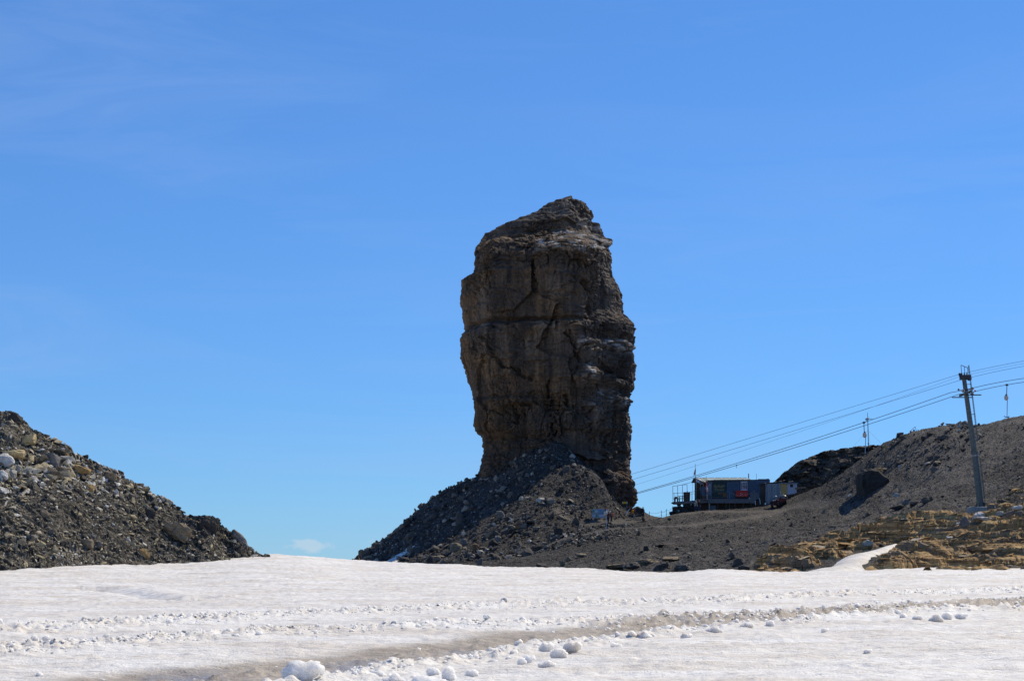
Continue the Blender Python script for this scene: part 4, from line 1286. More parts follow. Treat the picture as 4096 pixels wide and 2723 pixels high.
two = ((-0.16, 0, -0.06, 0.95, 1), (0.27, 0, 0.12, 0.60, 1))
three = ((-0.3, 0, -0.05, 0.6, 1), (0.05, 0, 0.1, 0.7, 1), (0.36, 0, 0, 0.5, 1))
for i_, (u, v, wp, hp, lab, lob, dr_, an) in enumerate([
    (303, 684, 44, 24, 'two lobed white snow block at the bottom edge, left of centre', two, False, False),
    (424, 688, 56, 15, 'long flat snow block at the bottom edge of the picture', three, False, False),
    (449, 681, 15, 17, 'upright egg shaped snow block behind the long flat one', ((0, 0, 0, 1, 1),), False, False),
    (433, 677, 15, 9, 'rounded snow block between the flat and the upright one', ((0, 0, 0, 1, 1),), False, False),
    (394, 683, 24, 13, 'low knobbly snow block left of the long flat one', three, False, False),
    (472, 676, 14, 8, 'small dome of snow right of the upright block', ((0, 0, 0, 1, 1),), False, False),
    (547, 652, 16, 11, 'left lump of the three big snow lumps on the berm', two, False, False),
    (559, 658, 19, 12, 'front lump of the three big snow lumps on the berm', ((0, 0, 0, 1, 1),), False, False),
    (573, 654, 20, 13, 'right lump of the three big snow lumps on the berm', two, False, False),
    (529, 663, 14, 10, 'grey snow lump in front of the big three', two, False, False),
    (547, 667, 19, 9, 'flat snow lump nearest the camera below the big three', three, False, False),
    (522, 664, 10, 8, 'small snow lump at the left end of the berm row', ((0, 0, 0, 1, 1),), False, False),
    (616, 647, 15, 11, 'stacked angular snow slab on the berm', ((0, 0, 0, 1, 1),), False, True),
    (644, 637, 21, 12, 'large dirty brown snow lump beside the slush road', three, True, False),
    (642, 641, 12, 5, 'small clean snow lump under the dirty brown one', ((0, 0, 0, 1, 1),), False, False),
    (687, 635, 15, 8, 'grey snow lump right of the dirty brown one', two, True, False),
    (714, 632, 22, 10, 'broad snow lump pile near the middle of the berm', three, False, False),
    (747, 626, 17, 7, 'low snow lump pile further right along the berm', three, False, False),
    (770, 624, 11, 9, 'pointed snow lump on the berm', ((0, 0, 0, 1, 1),), False, False),
    (802, 619.5, 9, 5, 'small round snow lump alone on the berm', ((0, 0, 0, 1, 1),), False, False),
    (825, 633, 9, 7, 'single snow lump lying out on the near snow', two, False, False),
    (868, 652, 9, 5, 'small snow knob on the smooth near snow at right', two, False, False),
    (903, 619, 8, 7, 'upright small lump left of the right hand heap', ((0, 0, 0, 1, 1),), False, False),
    (918, 620, 13, 7, 'low lump at the left side of the right hand snow heap', two, False, False),
    (936, 621, 19, 12, 'middle lump of the right hand snow heap', three, False, False),
    (947, 619, 13, 11, 'rounded top lump of the right hand snow heap', ((0, 0, 0, 1, 1),), False, False),
    (962, 618, 17, 8, 'right lump of the right hand snow heap', two, False, False)]):
    snow_block(u, v, wp * (0.85 if v < 650 else 1), hp * (0.78 if v < 650 else 1), lab, 700 + i_ * 3, lob, dr_, an)

# ------------------------------------------------------------------ mesh builder for made things
class MB:
    def __init__(s): s.v = []; s.f = []
    def quad(s, *p):
        n = len(s.v); s.v += [tuple(q) for q in p]; s.f.append(tuple(range(n, n + len(p)))); return s
    def box(s, x0, x1, y0, y1, z0, z1, R=None):
        n = len(s.v)
        P = [(x0, y0, z0), (x1, y0, z0), (x1, y1, z0), (x0, y1, z0), (x0, y0, z1), (x1, y0, z1), (x1, y1, z1), (x0, y1, z1)]
        if R is not None: P = [tuple(R @ Vector(p)) for p in P]
        s.v += P
        s.f += [tuple(n + i for i in f) for f in ((0, 3, 2, 1), (4, 5, 6, 7), (0, 1, 5, 4), (1, 2, 6, 5), (2, 3, 7, 6), (3, 0, 4, 7))]
        return s
    def bar(s, a, b, w=0.05, d=None):
        """square bar from a to b"""
        a, b = Vector(a), Vector(b); d = d or w
        ax = (b - a); L_ = ax.length
        q = ax.to_track_quat('Z', 'Y').to_matrix()
        n = len(s.v)
        for z in (0, L_):
            for x, y in ((-w / 2, -d / 2), (w / 2, -d / 2), (w / 2, d / 2), (-w / 2, d / 2)): s.v.append(tuple(a + q @ Vector((x, y, z))))
        s.f += [tuple(n + i for i in f) for f in ((0, 3, 2, 1), (4, 5, 6, 7), (0, 1, 5, 4), (1, 2, 6, 5), (2, 3, 7, 6), (3, 0, 4, 7))]
        return s
    def tube(s, pts, rad, seg=8):
        pts = [Vector(p) for p in pts]; n0 = len(s.v)
        rads = rad if hasattr(rad, '__len__') else [rad] * len(pts)
        for i, p in enumerate(pts):
            ax = (pts[min(i + 1, len(pts) - 1)] - pts[max(i - 1, 0)])
            q = ax.to_track_quat('Z', 'Y').to_matrix()
            for k in range(seg):
                a = 2 * math.pi * k / seg
                s.v.append(tuple(p + q @ Vector((math.cos(a) * rads[i], math.sin(a) * rads[i], 0))))
        for i in range(len(pts) - 1):
            for k in range(seg):
                a, b = n0 + i * seg + k, n0 + i * seg + (k + 1) % seg
                s.f.append((a, b, b + seg, a + seg))
        s.f.append(tuple(n0 + k for k in range(seg))[::-1]); s.f.append(tuple(n0 + (len(pts) - 1) * seg + k for k in range(seg)))
        return s
    def ball(s, c, rx, ry=None, rz=None, n=8, m=6):
        ry = ry or rx; rz = rz or rx; n0 = len(s.v)
        for j in range(m + 1):
            t_ = math.pi * j / m
            for k in range(n):
                a = 2 * math.pi * k / n
                s.v.append((c[0] + rx * math.sin(t_) * math.cos(a), c[1] + ry * math.sin(t_) * math.sin(a), c[2] + rz * math.cos(t_)))
        for j in range(m):
            for k in range(n):
                a, b = n0 + j * n + k, n0 + j * n + (k + 1) % n
                s.f.append((a, b, b + n, a + n))
        return s
    def prism(s, poly, y0, y1):
        """polygon in x-z pushed from y0 to y1"""
        n = len(s.v); k = len(poly)
        s.v += [(x, y0, z) for x, z in poly] + [(x, y1, z) for x, z in poly]
        s.f.append(tuple(range(n, n + k))); s.f.append(tuple(range(n + 2 * k - 1, n + k - 1, -1)))
        for i in range(k):
            j = (i + 1) % k; s.f.append((n + i, n + k + i, n + k + j, n + j))
        return s
    def build(s, name, mat, parent=None, loc=None, bevel=0.0, smooth=False):
        me = bpy.data.meshes.new(name); me.from_pydata(s.v, [], s.f); me.update()
        bm = bmesh.new(); bm.from_mesh(me); bmesh.ops.recalc_face_normals(bm, faces=bm.faces)
        if bevel: bmesh.ops.bevel(bm, geom=list(bm.edges), offset=bevel, segments=1, affect='EDGES', clamp_overlap=True)
        if smooth:
            for f in bm.faces: f.smooth = True
        bm.to_mesh(me); bm.free()
        return link(name, me, mat, parent, loc)


def text_part(name, body, mat, parent, loc, size, shear=0.3, rotz=0.0, tilt=0.0, width=1.0):
    cu = bpy.data.curves.new('t', 'FONT'); cu.body = body; cu.size = size; cu.shear = shear; cu.extrude = 0.004; cu.resolution_u = 3; cu.space_character = width
    tmp = bpy.data.objects.new('t', cu); C.objects.link(tmp)
    me = bpy.data.meshes.new_from_object(tmp.evaluated_get(bpy.context.evaluated_depsgraph_get()))
    bpy.data.objects.remove(tmp); bpy.data.curves.remove(cu)
    me.name = name; me.materials.clear()
    o = link(name, me, mat, parent, loc); o.rotation_euler = (math.radians(90), tilt, rotz)
    return o


P_ = {}
for nm, col, ro, me_, va in (
    ('blue_wall', (0.058, 0.092, 0.145), .6, 0, .14), ('pale_blue_wall', (0.12, 0.17, 0.235), .6, 0, .15), ('green_board', (0.012, 0.038, 0.038), .5, 0, .1), ('gold', (0.30, 0.26, 0.11), .5, 0, .1),
    ('orange_note', (0.20, 0.095, 0.03), .6, 0, .35), ('white_paint', (0.75, 0.75, 0.74), .5, 0, .06), ('red_paint', (0.45, 0.016, 0.013), .35, 0, .1), ('quad_red', (0.13, 0.008, 0.010), .35, 0, .2), ('red_cloth', (0.56, 0.016, 0.02), .8, 0, .1), ('white_cloth', (0.78, 0.78, 0.78), .8, 0, .05),
    ('dark_metal', (0.045, 0.048, 0.055), .5, .3, .2), ('grey_metal', (0.24, 0.26, 0.28), .45, .6, .2), ('zinc', (0.17, 0.205, 0.245), .45, .55, .2), ('black', (0.015, 0.015, 0.017), .6, 0, .1), ('rubber', (0.02, 0.02, 0.021), .85, 0, .15),
    ('wood', (0.23, 0.165, 0.105), .8, 0, .3), ('wood_grey', (0.225, 0.205, 0.185), .85, 0, .3), ('wood_dark', (0.085, 0.062, 0.045), .85, 0, .3), ('wood_yellow', (0.58, 0.365, 0.135), .75, 0, .25), ('beam', (0.145, 0.135, 0.14), .8, 0, .2),
    ('lilac_wall', (0.45, 0.45, 0.52), .7, 0, .1), ('concrete', (0.37, 0.355, 0.325), .9, 0, .18), ('rope', (0.42, 0.38, 0.30), .9, 0, .1), ('steel_rope', (0.06, 0.062, 0.068), .5, .5, .1), ('orange_ball', (0.75, 0.11, 0.02), .5, 0, .05),
    ('beige_case', (0.52, 0.48, 0.42), .6, 0, .1), ('pole_green', (0.115, 0.135, 0.13), .5, .35, .15), ('sky_blue_bar', (0.22, 0.34, 0.48), .5, .2, .1), ('sheave', (0.48, 0.42, 0.40), .5, 0, .1), ('poster', (0.50, 0.53, 0.60), .5, 0, .05), ('pic_dark', (0.075, 0.03, 0.03), .5, 0, .5),
    ('pic_green', (0.12, 0.25, 0.13), .5, 0, .4), ('pic_blue', (0.18, 0.33, 0.60), .5, 0, .4), ('panel_grey', (0.27, 0.32, 0.33), .5, 0, .08), ('yellow_sign', (0.80, 0.42, 0.01), .5, 0, .05),
    ('skin', (0.46, 0.27, 0.19), .6, 0, .05), ('hair', (0.05, 0.035, 0.025), .8, 0, .1), ('cap_white', (0.78, 0.78, 0.78), .8, 0, .05), ('top_maroon', (0.115, 0.02, 0.022), .9, 0, .15), ('top_grey', (0.10, 0.11, 0.11), .9, 0, .15), ('top_black', (0.02, 0.02, 0.024), .9, 0, .15),
    ('top_beige', (0.42, 0.36, 0.29), .9, 0, .15), ('trousers_black', (0.018, 0.018, 0.022), .9, 0, .15), ('trousers_khaki', (0.35, 0.29, 0.20), .9, 0, .15), ('jeans', (0.035, 0.05, 0.11), .9, 0, .15), ('shoe', (0.05, 0.04, 0.035), .9, 0, .2), ('pack_orange', (0.80, 0.24, 0.02), .8, 0, .15), ('pack_coral', (0.72, 0.20, 0.10), .8, 0, .15),
        ('pack_black', (0.02, 0.02, 0.022), .8, 0, .15), ('tarp', (0.12, 0.14, 0.155), .7, 0, .2), ('dome', (0.10, 0.105, 0.11), .3, 0, .1), ('green_crate', (0.10, 0.30, 0.06), .6, 0, .1)):
    P_[nm] = plain(nm, col, ro, me_, va)
m, t, b = new_mat('yellow_glass')          # pale yellow roof panes
b.inputs['Base Color'].default_value = (0.62, 0.60, 0.30, 1); b.inputs['Roughness'].default_value = 0.25; b.inputs['Transmission Weight'].default_value = 0.25
P_['pane'] = m
m, t, b = new_mat('window_glass')
b.inputs['Base Color'].default_value = (0.02, 0.025, 0.03, 1); b.inputs['Roughness'].default_value = 0.08
P_['glass'] = m

# ------------------------------------------------------------------ the hut on its terrace
HY = 262.0
HK = 0.06782 * HY / FPX
HO = at(655 + 1000 * .06782, 460 + 740 * .06782, HY)


def hx(x): return (x - 1000) * HK
def hz(y): return (740 - y) * HK


def hut_thing(name, label, cat, x=1000, y=740, d=0.0, group=None):
    return thing(name, label, cat, (HO.x + hx(x), HO.y + d, HO.z + hz(y)), 0, group)


HUT = thing('mountain_hut', 'blue grey timber hut with a yellow glazed lean-to roof and wooden deck', 'building', HO)
FD = 1.4          # front wall stands back from the deck edge
zd = hz(568)      # deck floor


def hp(name, mb, mat, parent=None, **k): return mb.build(name, P_[mat], parent or HUT, **k)


wall = hp('wall', MB().box(hx(862), hx(1716), FD + 0.0, FD + 4.2, zd, hz(279)), 'blue_wall')
for i, x in enumerate((1076, 1256, 1396, 1480)):
    hp('wall_batten', MB().box(hx(x) - .03, hx(x) + .03, FD - .03, FD - .003, zd + .01, hz(284)), 'blue_wall', wall)
hp('corner_wall', MB().prism([(0, 0)] * 0 + [(hx(776), zd), (hx(860), zd), (hx(860), hz(281)), (hx(776), hz(290))], FD + 0.05, FD + 0.25), 'pale_blue_wall')
win = hp('window', MB().box(hx(812), hx(832), FD + 0.02, FD + 0.045, hz(482), hz(344)), 'white_paint')
hp('pane', MB().box(hx(815), hx(829), FD + 0.005, FD + 0.018, hz(478), hz(350)), 'glass', win)
door = hp('door', MB().box(hx(1085), hx(1245), FD - .045, FD - .004, zd + .02, hz(330)), 'blue_wall')
hp('door_frame', MB().bar((hx(1085), FD - .05, zd), (hx(1085), FD - .05, hz(326)), .07).bar((hx(1246), FD - .05, zd), (hx(1246), FD - .05, hz(326)), .07).bar((hx(1082), FD - .05, hz(324)), (hx(1249), FD - .05, hz(324)), .07), 'pale_blue_wall', door)
hp('door_handle', MB().box(hx(1163), hx(1177), FD - .11, FD - .048, hz(447), hz(433)), 'black', door)
roof = hp('roof', MB().box(hx(1250), hx(1718), FD - .0, FD + 4.5, hz(278), hz(271)), 'dark_metal')
hp('chimney', MB().tube([(hx(1428), FD + 2.2, hz(280)), (hx(1428), FD + 2.2, hz(172))], .075, 10), 'grey_metal', roof)
hp('chimney_cap', MB().tube([(hx(1428), FD + 2.2, hz(172)), (hx(1428), FD + 2.2, hz(168))], [.10, .06], 10), 'dark_metal', roof)
hp('antenna', MB().tube([(hx(1543), FD + 2.0, hz(280)), (hx(1543), FD + 2.0, hz(171))], .022, 6), 'dark_metal', roof)
hp('roof_box', MB().box(hx(1520), hx(1547), FD + 1.6, FD + 2.0, hz(272), hz(260)).box(hx(1564), hx(1690), FD + 1.2, FD + 2.4, hz(280), hz(255)).box(hx(1690), hx(1720), FD + 1.2, FD + 2.2, hz(290), hz(250)), 'wood_grey', roof)
# glazed roof: ridge at the back, eaves to the front, hipped at the open end
RB, RFy = FD + 2.0, FD - 0.35
ridge = [(hx(622), RB, hz(238)), (hx(1384), RB, hz(236))]
ex = [(760, 316, RFy), (800, 281, RFy), (900, 275, RFy), (1010, 274, RFy), (1125, 274, RFy), (1245, 273, RFy), (1320, 272, RFy), (1420, 271, RFy)]
rx = [640, 712, 790, 905, 1012, 1128, 1250, 1318, 1384]
ev = [(700, 288, RFy + .9), (752, 313, RFy)] + ex[1:]
eav = [(hx(a), c, hz(b_)) for a, b_, c in ev]
rdg = [(hx(a), RB, hz(238)) for a in rx]
gl = hp('glass_roof', MB().bar((hx(616), RB, hz(236)), (hx(1388), RB, hz(234)), .10, .12), 'white_paint')
for i in range(len(rdg) - 1):
    hp('pane', MB().quad(eav[i], eav[i + 1], rdg[i + 1], rdg[i]).quad(*[(p[0], p[1], p[2] - .015) for p in (rdg[i], rdg[i + 1], eav[i + 1], eav[i])]), 'pane', gl)
for i in range(len(rdg)):
    a_, b_ = Vector(rdg[i]) + Vector((0, 0, .03)), Vector(eav[i]) + Vector((0, 0, .03))
    hp('rafter', MB().bar(a_, b_, .07, .06), 'white_paint', gl)
for i in range(len(eav) - 1):
    hp('eave_rail', MB().bar(Vector(eav[i]) + Vector((0, -.02, -.03)), Vector(eav[i + 1]) + Vector((0, -.02, -.03)), .05, .06), 'wood_yellow', gl)
# open porch at the end
hp('gable_beam', MB().bar((hx(618), RB, hz(244)), (hx(755), RFy + .05, hz(318)), .14, .12), 'wood_grey')
hp('gable_boards', MB().prism([(hx(625), hz(262)), (hx(745), hz(330)), (hx(715), hz(338)), (hx(625), hz(300))], FD + .7, FD + .76), 'poster')
for x, w_ in ((626, .20), (690, .10), (735, .12)):
    hp('post', MB().box(hx(x) - w_ / 2, hx(x) + w_ / 2, FD + .5, FD + .65, zd, hz(300 if x < 700 else 322)), 'wood_grey')
hp('porch_back_wall', MB().box(hx(650), hx(776), FD + 1.9, FD + 2.0, zd, hz(300)), 'wood_dark')
hp('porch_window', MB().box(hx(692), hx(738), FD + 1.82, FD + 1.895, hz(470), hz(375)), 'pale_blue_wall')
hp('roof_back', MB().quad((hx(600), RB + .06, hz(240)), (hx(1390), RB + .06, hz(238)), (hx(1390), RB + 3.2, hz(290)), (hx(600), RB + 3.2, hz(292))), 'dark_metal')
hp('back_wall', MB().box(hx(640), hx(862), RB + 2.0, RB + 2.1, zd, hz(292)), 'wood_dark')
# deck in front
deck = hp('deck', MB().box(hx(610), hx(1480), 0.02, FD - .01, zd - .10, zd - .005), 'wood_grey')
for i in range(10):
    hp('deck_board', MB().box(hx(776), hx(1478), i * .139, i * .139 + .128, zd, zd + .03), 'wood_grey', deck)
hp('front_beam', MB().box(hx(775), hx(1482), -.06, 0.015, hz(627), hz(567)), 'beam', deck)
for x in (803, 925, 1050, 1180, 1300, 1420):
    hp('deck_post', MB().box(hx(x) - .075, hx(x) + .075, .1, .25, hz(745) - .6, zd - .11), 'concrete' if x == 803 else 'wood_dark', deck)
hp('under_deck_dark', MB().box(hx(560), hx(1590), 1.5, 1.6, hz(770) - .8, zd - .11), 'wood_dark', deck)  # added dark sheet for the shade below the deck, closes off the sky
# railing of the deck
rail = hp('railing', MB().tube([(hx(775), .05, hz(455)), (hx(1100), .05, hz(461))], .025), 'zinc')
for x, y0 in ((778, 452), (1100, 458)):
    hp('rail_post', MB().tube([(hx(x), .05, zd - (1.7 if x == 1100 else 0)), (hx(x), .05, hz(y0))], .028), 'zinc', rail)
hp('rail_post', MB().tube([(hx(1468), .05, zd), (hx(1468), .05, hz(430))], .03), 'wood_grey', rail)
sag = [(hx(1100 + 370 * s), .05, hz(462 + (440 - 462) * s + 75 * 4 * s * (1 - s) * .9)) for s in np.linspace(0, 1, 15)]
hp('rope', MB().tube(sag, .016, 6), 'rope', rail)

# things on the deck
o = hut_thing('sign_board', 'dark green name board with gold script lettering on the hut front', 'sign')
o.location = HO
hp('board', MB().box(hx(864), hx(1070), FD - .07, FD - .006, hz(548), hz(299)), 'green_board', o, bevel=.01)
text_part('lettering', 'Refuge', P_['gold'], o, (hx(874), FD - .076, hz(392)), 0.62, .35, 0, -.06, .98)
text_part('lettering', "l'Espace", P_['gold'], o, (hx(876), FD - .076, hz(430)), 0.52, .35, 0, .05, .95)
hp('note', MB().box(hx(940), hx(1000), FD - .085, FD - .072, hz(487), hz(466)), 'orange_note', o)
hp('note', MB().box(hx(1014), hx(1072), FD - .085, FD - .072, hz(528), hz(468)), 'orange_note', o)
o = hut_thing('menu_poster', 'white poster with rows of small pictures on the hut wall', 'poster'); o.location = HO
hp('sheet', MB().box(hx(1282), hx(1380), FD - .06, FD - .036, hz(436), hz(299)), 'poster', o)
rp = random.Random(3)
for j, (ya, yb) in enumerate(((322, 337), (342, 355), (361, 376), (381, 395), (399, 414))):
    for x in range(1286, 1376, 23):
        hp('picture', MB().box(hx(x), hx(x + rp.choice((15, 19, 22))), FD - .068, FD - .062, hz(yb), hz(ya)), rp.choice(('pic_dark', 'pic_dark', 'red_paint', 'wood', 'pic_dark')), o)
o = hut_thing('red_chest', 'bright red storage chest on a black base against the hut wall', 'box', 1292, 568, 0.5)
hp('body', MB().box(-.92, .90, 0, .7, .36, hz(442) - zd), 'red_paint', o, bevel=.04)
hp('lid', MB().box(-.93, .91, -.02, .72, hz(442) - zd + .005, hz(437) - zd), 'red_paint', o)
hp('base', MB().box(-.88, .96, .03, .68, 0.03, .35), 'black', o)
for x, z in ((-.25, .85), (-.02, .72), (.42, .70), (-.30, .60)):
    hp('sticker', MB().box(x, x + .12, -.008, -.002, z, z + .05), 'white_paint', o)
o = hut_thing('tarp_screen', 'grey windbreak sheet standing on the right end of the deck', 'screen', 1475, 570, 0.3)
hp('sheet', MB().box(-.64, .66, 0, .04, 0, .98), 'tarp', o)
for x in (-.63, .65): hp('post', MB().bar((x, .06, 0), (x, .06, 1.02), .05), 'wood_grey', o)
o = hut_thing('gas_bottle', 'small white topped bottle between red chest and windbreak', 'bottle', 1397, 568, 0.4)
hp('cylinder', MB().tube([(0, 0, 0), (0, 0, .22), (0, 0, .27)], [.07, .07, .03], 10), 'white_paint', o)
o = hut_thing('bench', 'long pale plank bench in front of the name board', 'bench', 935, 568, .35)
hp('seat', MB().box(-1.55, 1.5, 0, .3, .26, .31), 'wood', o)
for x in (-1.3, 0, 1.25): hp('leg', MB().box(x - .04, x + .04, .05, .25, 0, .255), 'wood_dark', o)
o = hut_thing('log', 'round log lying on the deck by the porch', 'log', 790, 568, .7)
hp('trunk', MB().tube([(-.35, 0, .5), (.42, -.05, .62)], .09, 10), 'wood', o); hp('end_grain', MB().tube([(.42, -.05, .62), (.43, -.05, .621)], .088, 10), 'wood_yellow', o)
hp('stand', MB().bar((-.25, 0, 0), (-.25, 0, .42), .06).bar((.3, -.03, 0), (.3, -.03, .50), .06), 'wood_dark', o)
o = hut_thing('wooden_ladder', 'short ladder of pale stringers leading up to the deck', 'ladder', 1512, 640, -.05)
hp('stringer', MB().bar((-.34, -.25, -.15), (-.36, .15, .80), .06), 'white_paint', o); hp('stringer', MB().bar((.36, -.25, -.05), (.30, .15, .88), .06), 'white_paint', o)
for z in (.12, .42, .70): hp('rung', MB().bar((-.36, -.08 + z * .3, z), (.34, -.08 + z * .3, z + .03), .045), 'dark_metal', o)
for lab, x, y, w_, h_, mt in (('low grey crate stored under the deck near its corner post', 860, 735, .9, .7, 'tarp'), ('small green crate lying under the deck', 885, 735, .18, .12, 'green_crate')):
    o = hut_thing('crate', lab, 'crate', x, y, -.05 if mt == 'green_crate' else .45)
    hp('body', MB().box(-w_ / 2, w_ / 2, 0, .5 if w_ > .5 else .12, -.15, h_), mt, o, bevel=.02); hp('lid', MB().box(-w_ / 2 - .02, w_ / 2 + .02, -.02, .52 if w_ > .5 else .13, h_ + .003, h_ + .06), mt, o)

# terrace on stone pillars with its rails
T = thing('terrace', 'timber terrace on stone pillars jutting out left of the hut', 'terrace', HO)
def tp(name, mb, mat, parent=None, **k): return mb.build(name, P_[mat], parent or T, **k)
fl = tp('deck', MB().prism([(hx(265), hz(608)), (hx(772), hz(576)), (hx(772), hz(618)), (hx(620), hz(632)), (hx(300), hz(634)), (hx(268), hz(616))], .3, 3.2), 'beam')
for i in range(9):
    tp('deck_board', MB().quad((hx(268), .3 + i * .32, hz(606)), (hx(770), .3 + i * .32, hz(573)), (hx(770), .59 + i * .32, hz(573)), (hx(268), .59 + i * .32, hz(606))), 'wood_grey', fl)
for x0, x1, y1 in ((345, 388, 720), (430, 482, 720)):
    pl_ = tp('pillar', MB().box(hx(x0), hx(x1), 1.0, 1.5, hz(760), hz(628)), 'concrete')
    for k_ in range(3):
        _bs[0] += 1
        me = blob_mesh('stone', (HK * (x1 - x0) * 1.5, .8, .42), _bs[0], 2); me.materials.append(TONE['dark'])
        link('stone', me, None, pl_, (hx((x0 + x1) / 2 + (-4, 5, -2)[k_]), 1.2, hz(705 - 26 * k_)))
tp('strut', MB().bar((hx(485), .8, hz(640)), (hx(560), .8, hz(655)), .07), 'wood_grey')
fr = tp('tall_frame', MB().tube([(hx(265), .35, hz(376)), (hx(405), .35, hz(355)), (hx(478), .35, hz(350))], .03), 'dark_metal')
for x, y0, y1 in ((265, 606, 374), (336, 602, 366), (407, 598, 354), (476, 594, 349)):
    tp('frame_post', MB().tube([(hx(x + 3), .35, hz(y0)), (hx(x), .35, hz(y1))], .032), 'dark_metal', fr)
tp('tie_bar', MB().tube([(hx(405), .4, hz(354)), (hx(612), 1.5, hz(292))], .025), 'dark_metal', fr)
rl = tp('railing', MB().tube([(hx(268), .32, hz(480)), (hx(430), .32, hz(473)), (hx(616), .32, hz(447))], .025), 'dark_metal')
tp('lower_rail', MB().tube([(hx(270), .32, hz(545)), (hx(616), .32, hz(478))], .012, 6), 'dark_metal', rl)
for x, y0, y1 in ((284, 604, 474), (545, 588, 460), (612, 584, 446)): tp('rail_post', MB().tube([(hx(x), .32, hz(y0)), (hx(x), .32, hz(y1))], .022), 'dark_metal', rl)
for x0, y0, x1, y1 in ((286, 478, 300, 545), (300, 545, 330, 475), (345, 476, 352, 530), (560, 455, 585, 500), (585, 500, 612, 448)):
    tp('net_cord', MB().tube([(hx(x0), .33, hz(y0)), (hx(x1), .33, hz(y1))], .008, 5), 'rope', rl)
tp('thin_mast', MB().tube([(hx(557), .5, hz(588)), (hx(557), .5, hz(318))], .016, 6), 'dark_metal')
o = hut_thing('picnic_table', 'wooden table with benches on the terrace', 'table', 395, 596, 1.2)
hp('top', MB().box(-.42, .45, 0, .9, .74, .80), 'wood_grey', o)
for x in (-.22, .28): hp('leg', MB().box(x - .05, x + .05, .3, .6, 0, .735), 'wood_dark', o)
for y in (-.35, 1.05): hp('bench_plank', MB().box(-1.1, .5, y, y + .25, .42, .47), 'wood_grey', o)
hp('bench_leg', MB().box(-.9, -.8, -.3, 1.2, 0, .415).box(-.5, -.42, -.3, 1.2, 0, .415), 'wood_dark', o)
o = hut_thing('wooden_tub', 'dark planked tub beside the terrace table', 'tub', 478, 594, .9)
for k_ in range(9):
    a0 = math.pi * k_ / 9 + math.pi; a1 = a0 + math.pi / 9 - .02
    hp('stave', MB().quad((.47 * math.cos(a0), .47 * math.sin(a0), .03), (.47 * math.cos(a1), .47 * math.sin(a1), .03), (.52 * math.cos(a1), .52 * math.sin(a1), 1.34), (.52 * math.cos(a0), .52 * math.sin(a0), 1.34)), 'wood_dark', o)
hp('body', MB().tube([(0, 0, 0), (0, 0, 1.3)], [.45, .50], 18), 'wood_dark', o)
hp('tap_post', MB().box(-.05, .06, -.56, -.46, .2, 1.52), 'wood_grey', o)
o = hut_thing('covered_grill', 'small hump backed grill at the outer end of the terrace', 'grill', 330, 602, 1.0)
hp('hood', MB().ball((-.08, .2, .62), .26, .22, .18, 10, 6), 'black', o); hp('tray', MB().box(-.42, .62, 0, .4, .48, .54), 'dark_metal', o)
for x in (-.3, .45): hp('leg', MB().box(x - .03, x + .03, .15, .25, 0, .475), 'dark_metal', o)
o = hut_thing('folded_parasol', 'folded dark sunshade leaning in the porch', 'parasol', 665, 570, .7)
hp('cloth', MB().tube([(-.08, 0, .15), (-.02, 0, .9), (0, 0, 1.55)], [.16, .14, .03], 8), 'pack_black', o); hp('pole', MB().tube([(-.09, 0, 0), (.01, 0, 1.8)], .02, 6), 'wood', o)
o = hut_thing('deck_cabinet', 'blue grey cabinet standing in the porch opening', 'cabinet', 724, 570, .3)
hp('body', MB().box(-.26, .26, 0, .4, .55, 1.9), 'pale_blue_wall', o); hp('base', MB().box(-.28, .28, -.02, .42, 0, .545), 'wood_dark', o); hp('door_leaf', MB().box(-.22, .22, -.02, -.003, .62, 1.84), 'blue_wall', o)

# flags
def flag(label, x0, y0, x1, y1, d, cl, pole_mat, white_edge):
    """pole from (x0, y0) foot to (x1, y1) top; cl is the outline of the hanging cloth"""
    t_ = thing('flag', label, 'flag', HO)
    hp('pole', MB().tube([(hx(x0), d, hz(y0)), (hx(x1), d, hz(y1))], .028, 8), pole_mat, t_)
    hp('finial', MB().ball((hx(x1), d, hz(y1) + .03), .05, n=8, m=5), pole_mat, t_)
    n_ = len(cl); V_, F_ = [], []
    for i, (xa, xb, yy_) in enumerate(cl):
        for k_ in range(9):
            s = k_ / 8; V_.append((hx(xa + (xb - xa) * s), d + .16 * math.sin(s * 9 + i * .8) * s, hz(yy_ + 10 * s * (1 if white_edge else -1) * 0)))
    F_ = [(i * 9 + k_, i * 9 + k_ + 1, (i + 1) * 9 + k_ + 1, (i + 1) * 9 + k_) for i in range(n_ - 1) for k_ in range(8)]
    m_ = MB(); m_.v = V_; m_.f = F_; cloth = hp('cloth', m_, 'red_cloth', t_, smooth=True)
    m_ = MB(); i0 = n_ // 2
    for (ia, ib, ka, kb) in ((i0 - 1, i0 + 2, 3, 5), (i0, i0 + 1, 1, 7)):
        for i in range(max(0, ia), min(n_ - 1, ib)):
            for k_ in range(ka, kb):
                q_ = [V_[i * 9 + k_], V_[i * 9 + k_ + 1], V_[(i + 1) * 9 + k_ + 1], V_[(i + 1) * 9 + k_]]
                m_.quad(*[(p[0], p[1] - .012, p[2]) for p in q_])
    hp('white_cross', m_, 'white_cloth', cloth)
    if white_edge:
        m_ = MB()
        for i in range(n_ - 1):
            a_, b_ = V_[i * 9 + 7], V_[i * 9 + 8]; c_, e_ = V_[(i + 1) * 9 + 8], V_[(i + 1) * 9 + 7]
            m_.quad(*[(p[0] + .01, p[1] - .012, p[2]) for p in (a_, b_, c_, e_)])
        hp('white_stripe', m_, 'white_cloth', cloth)
    return t_


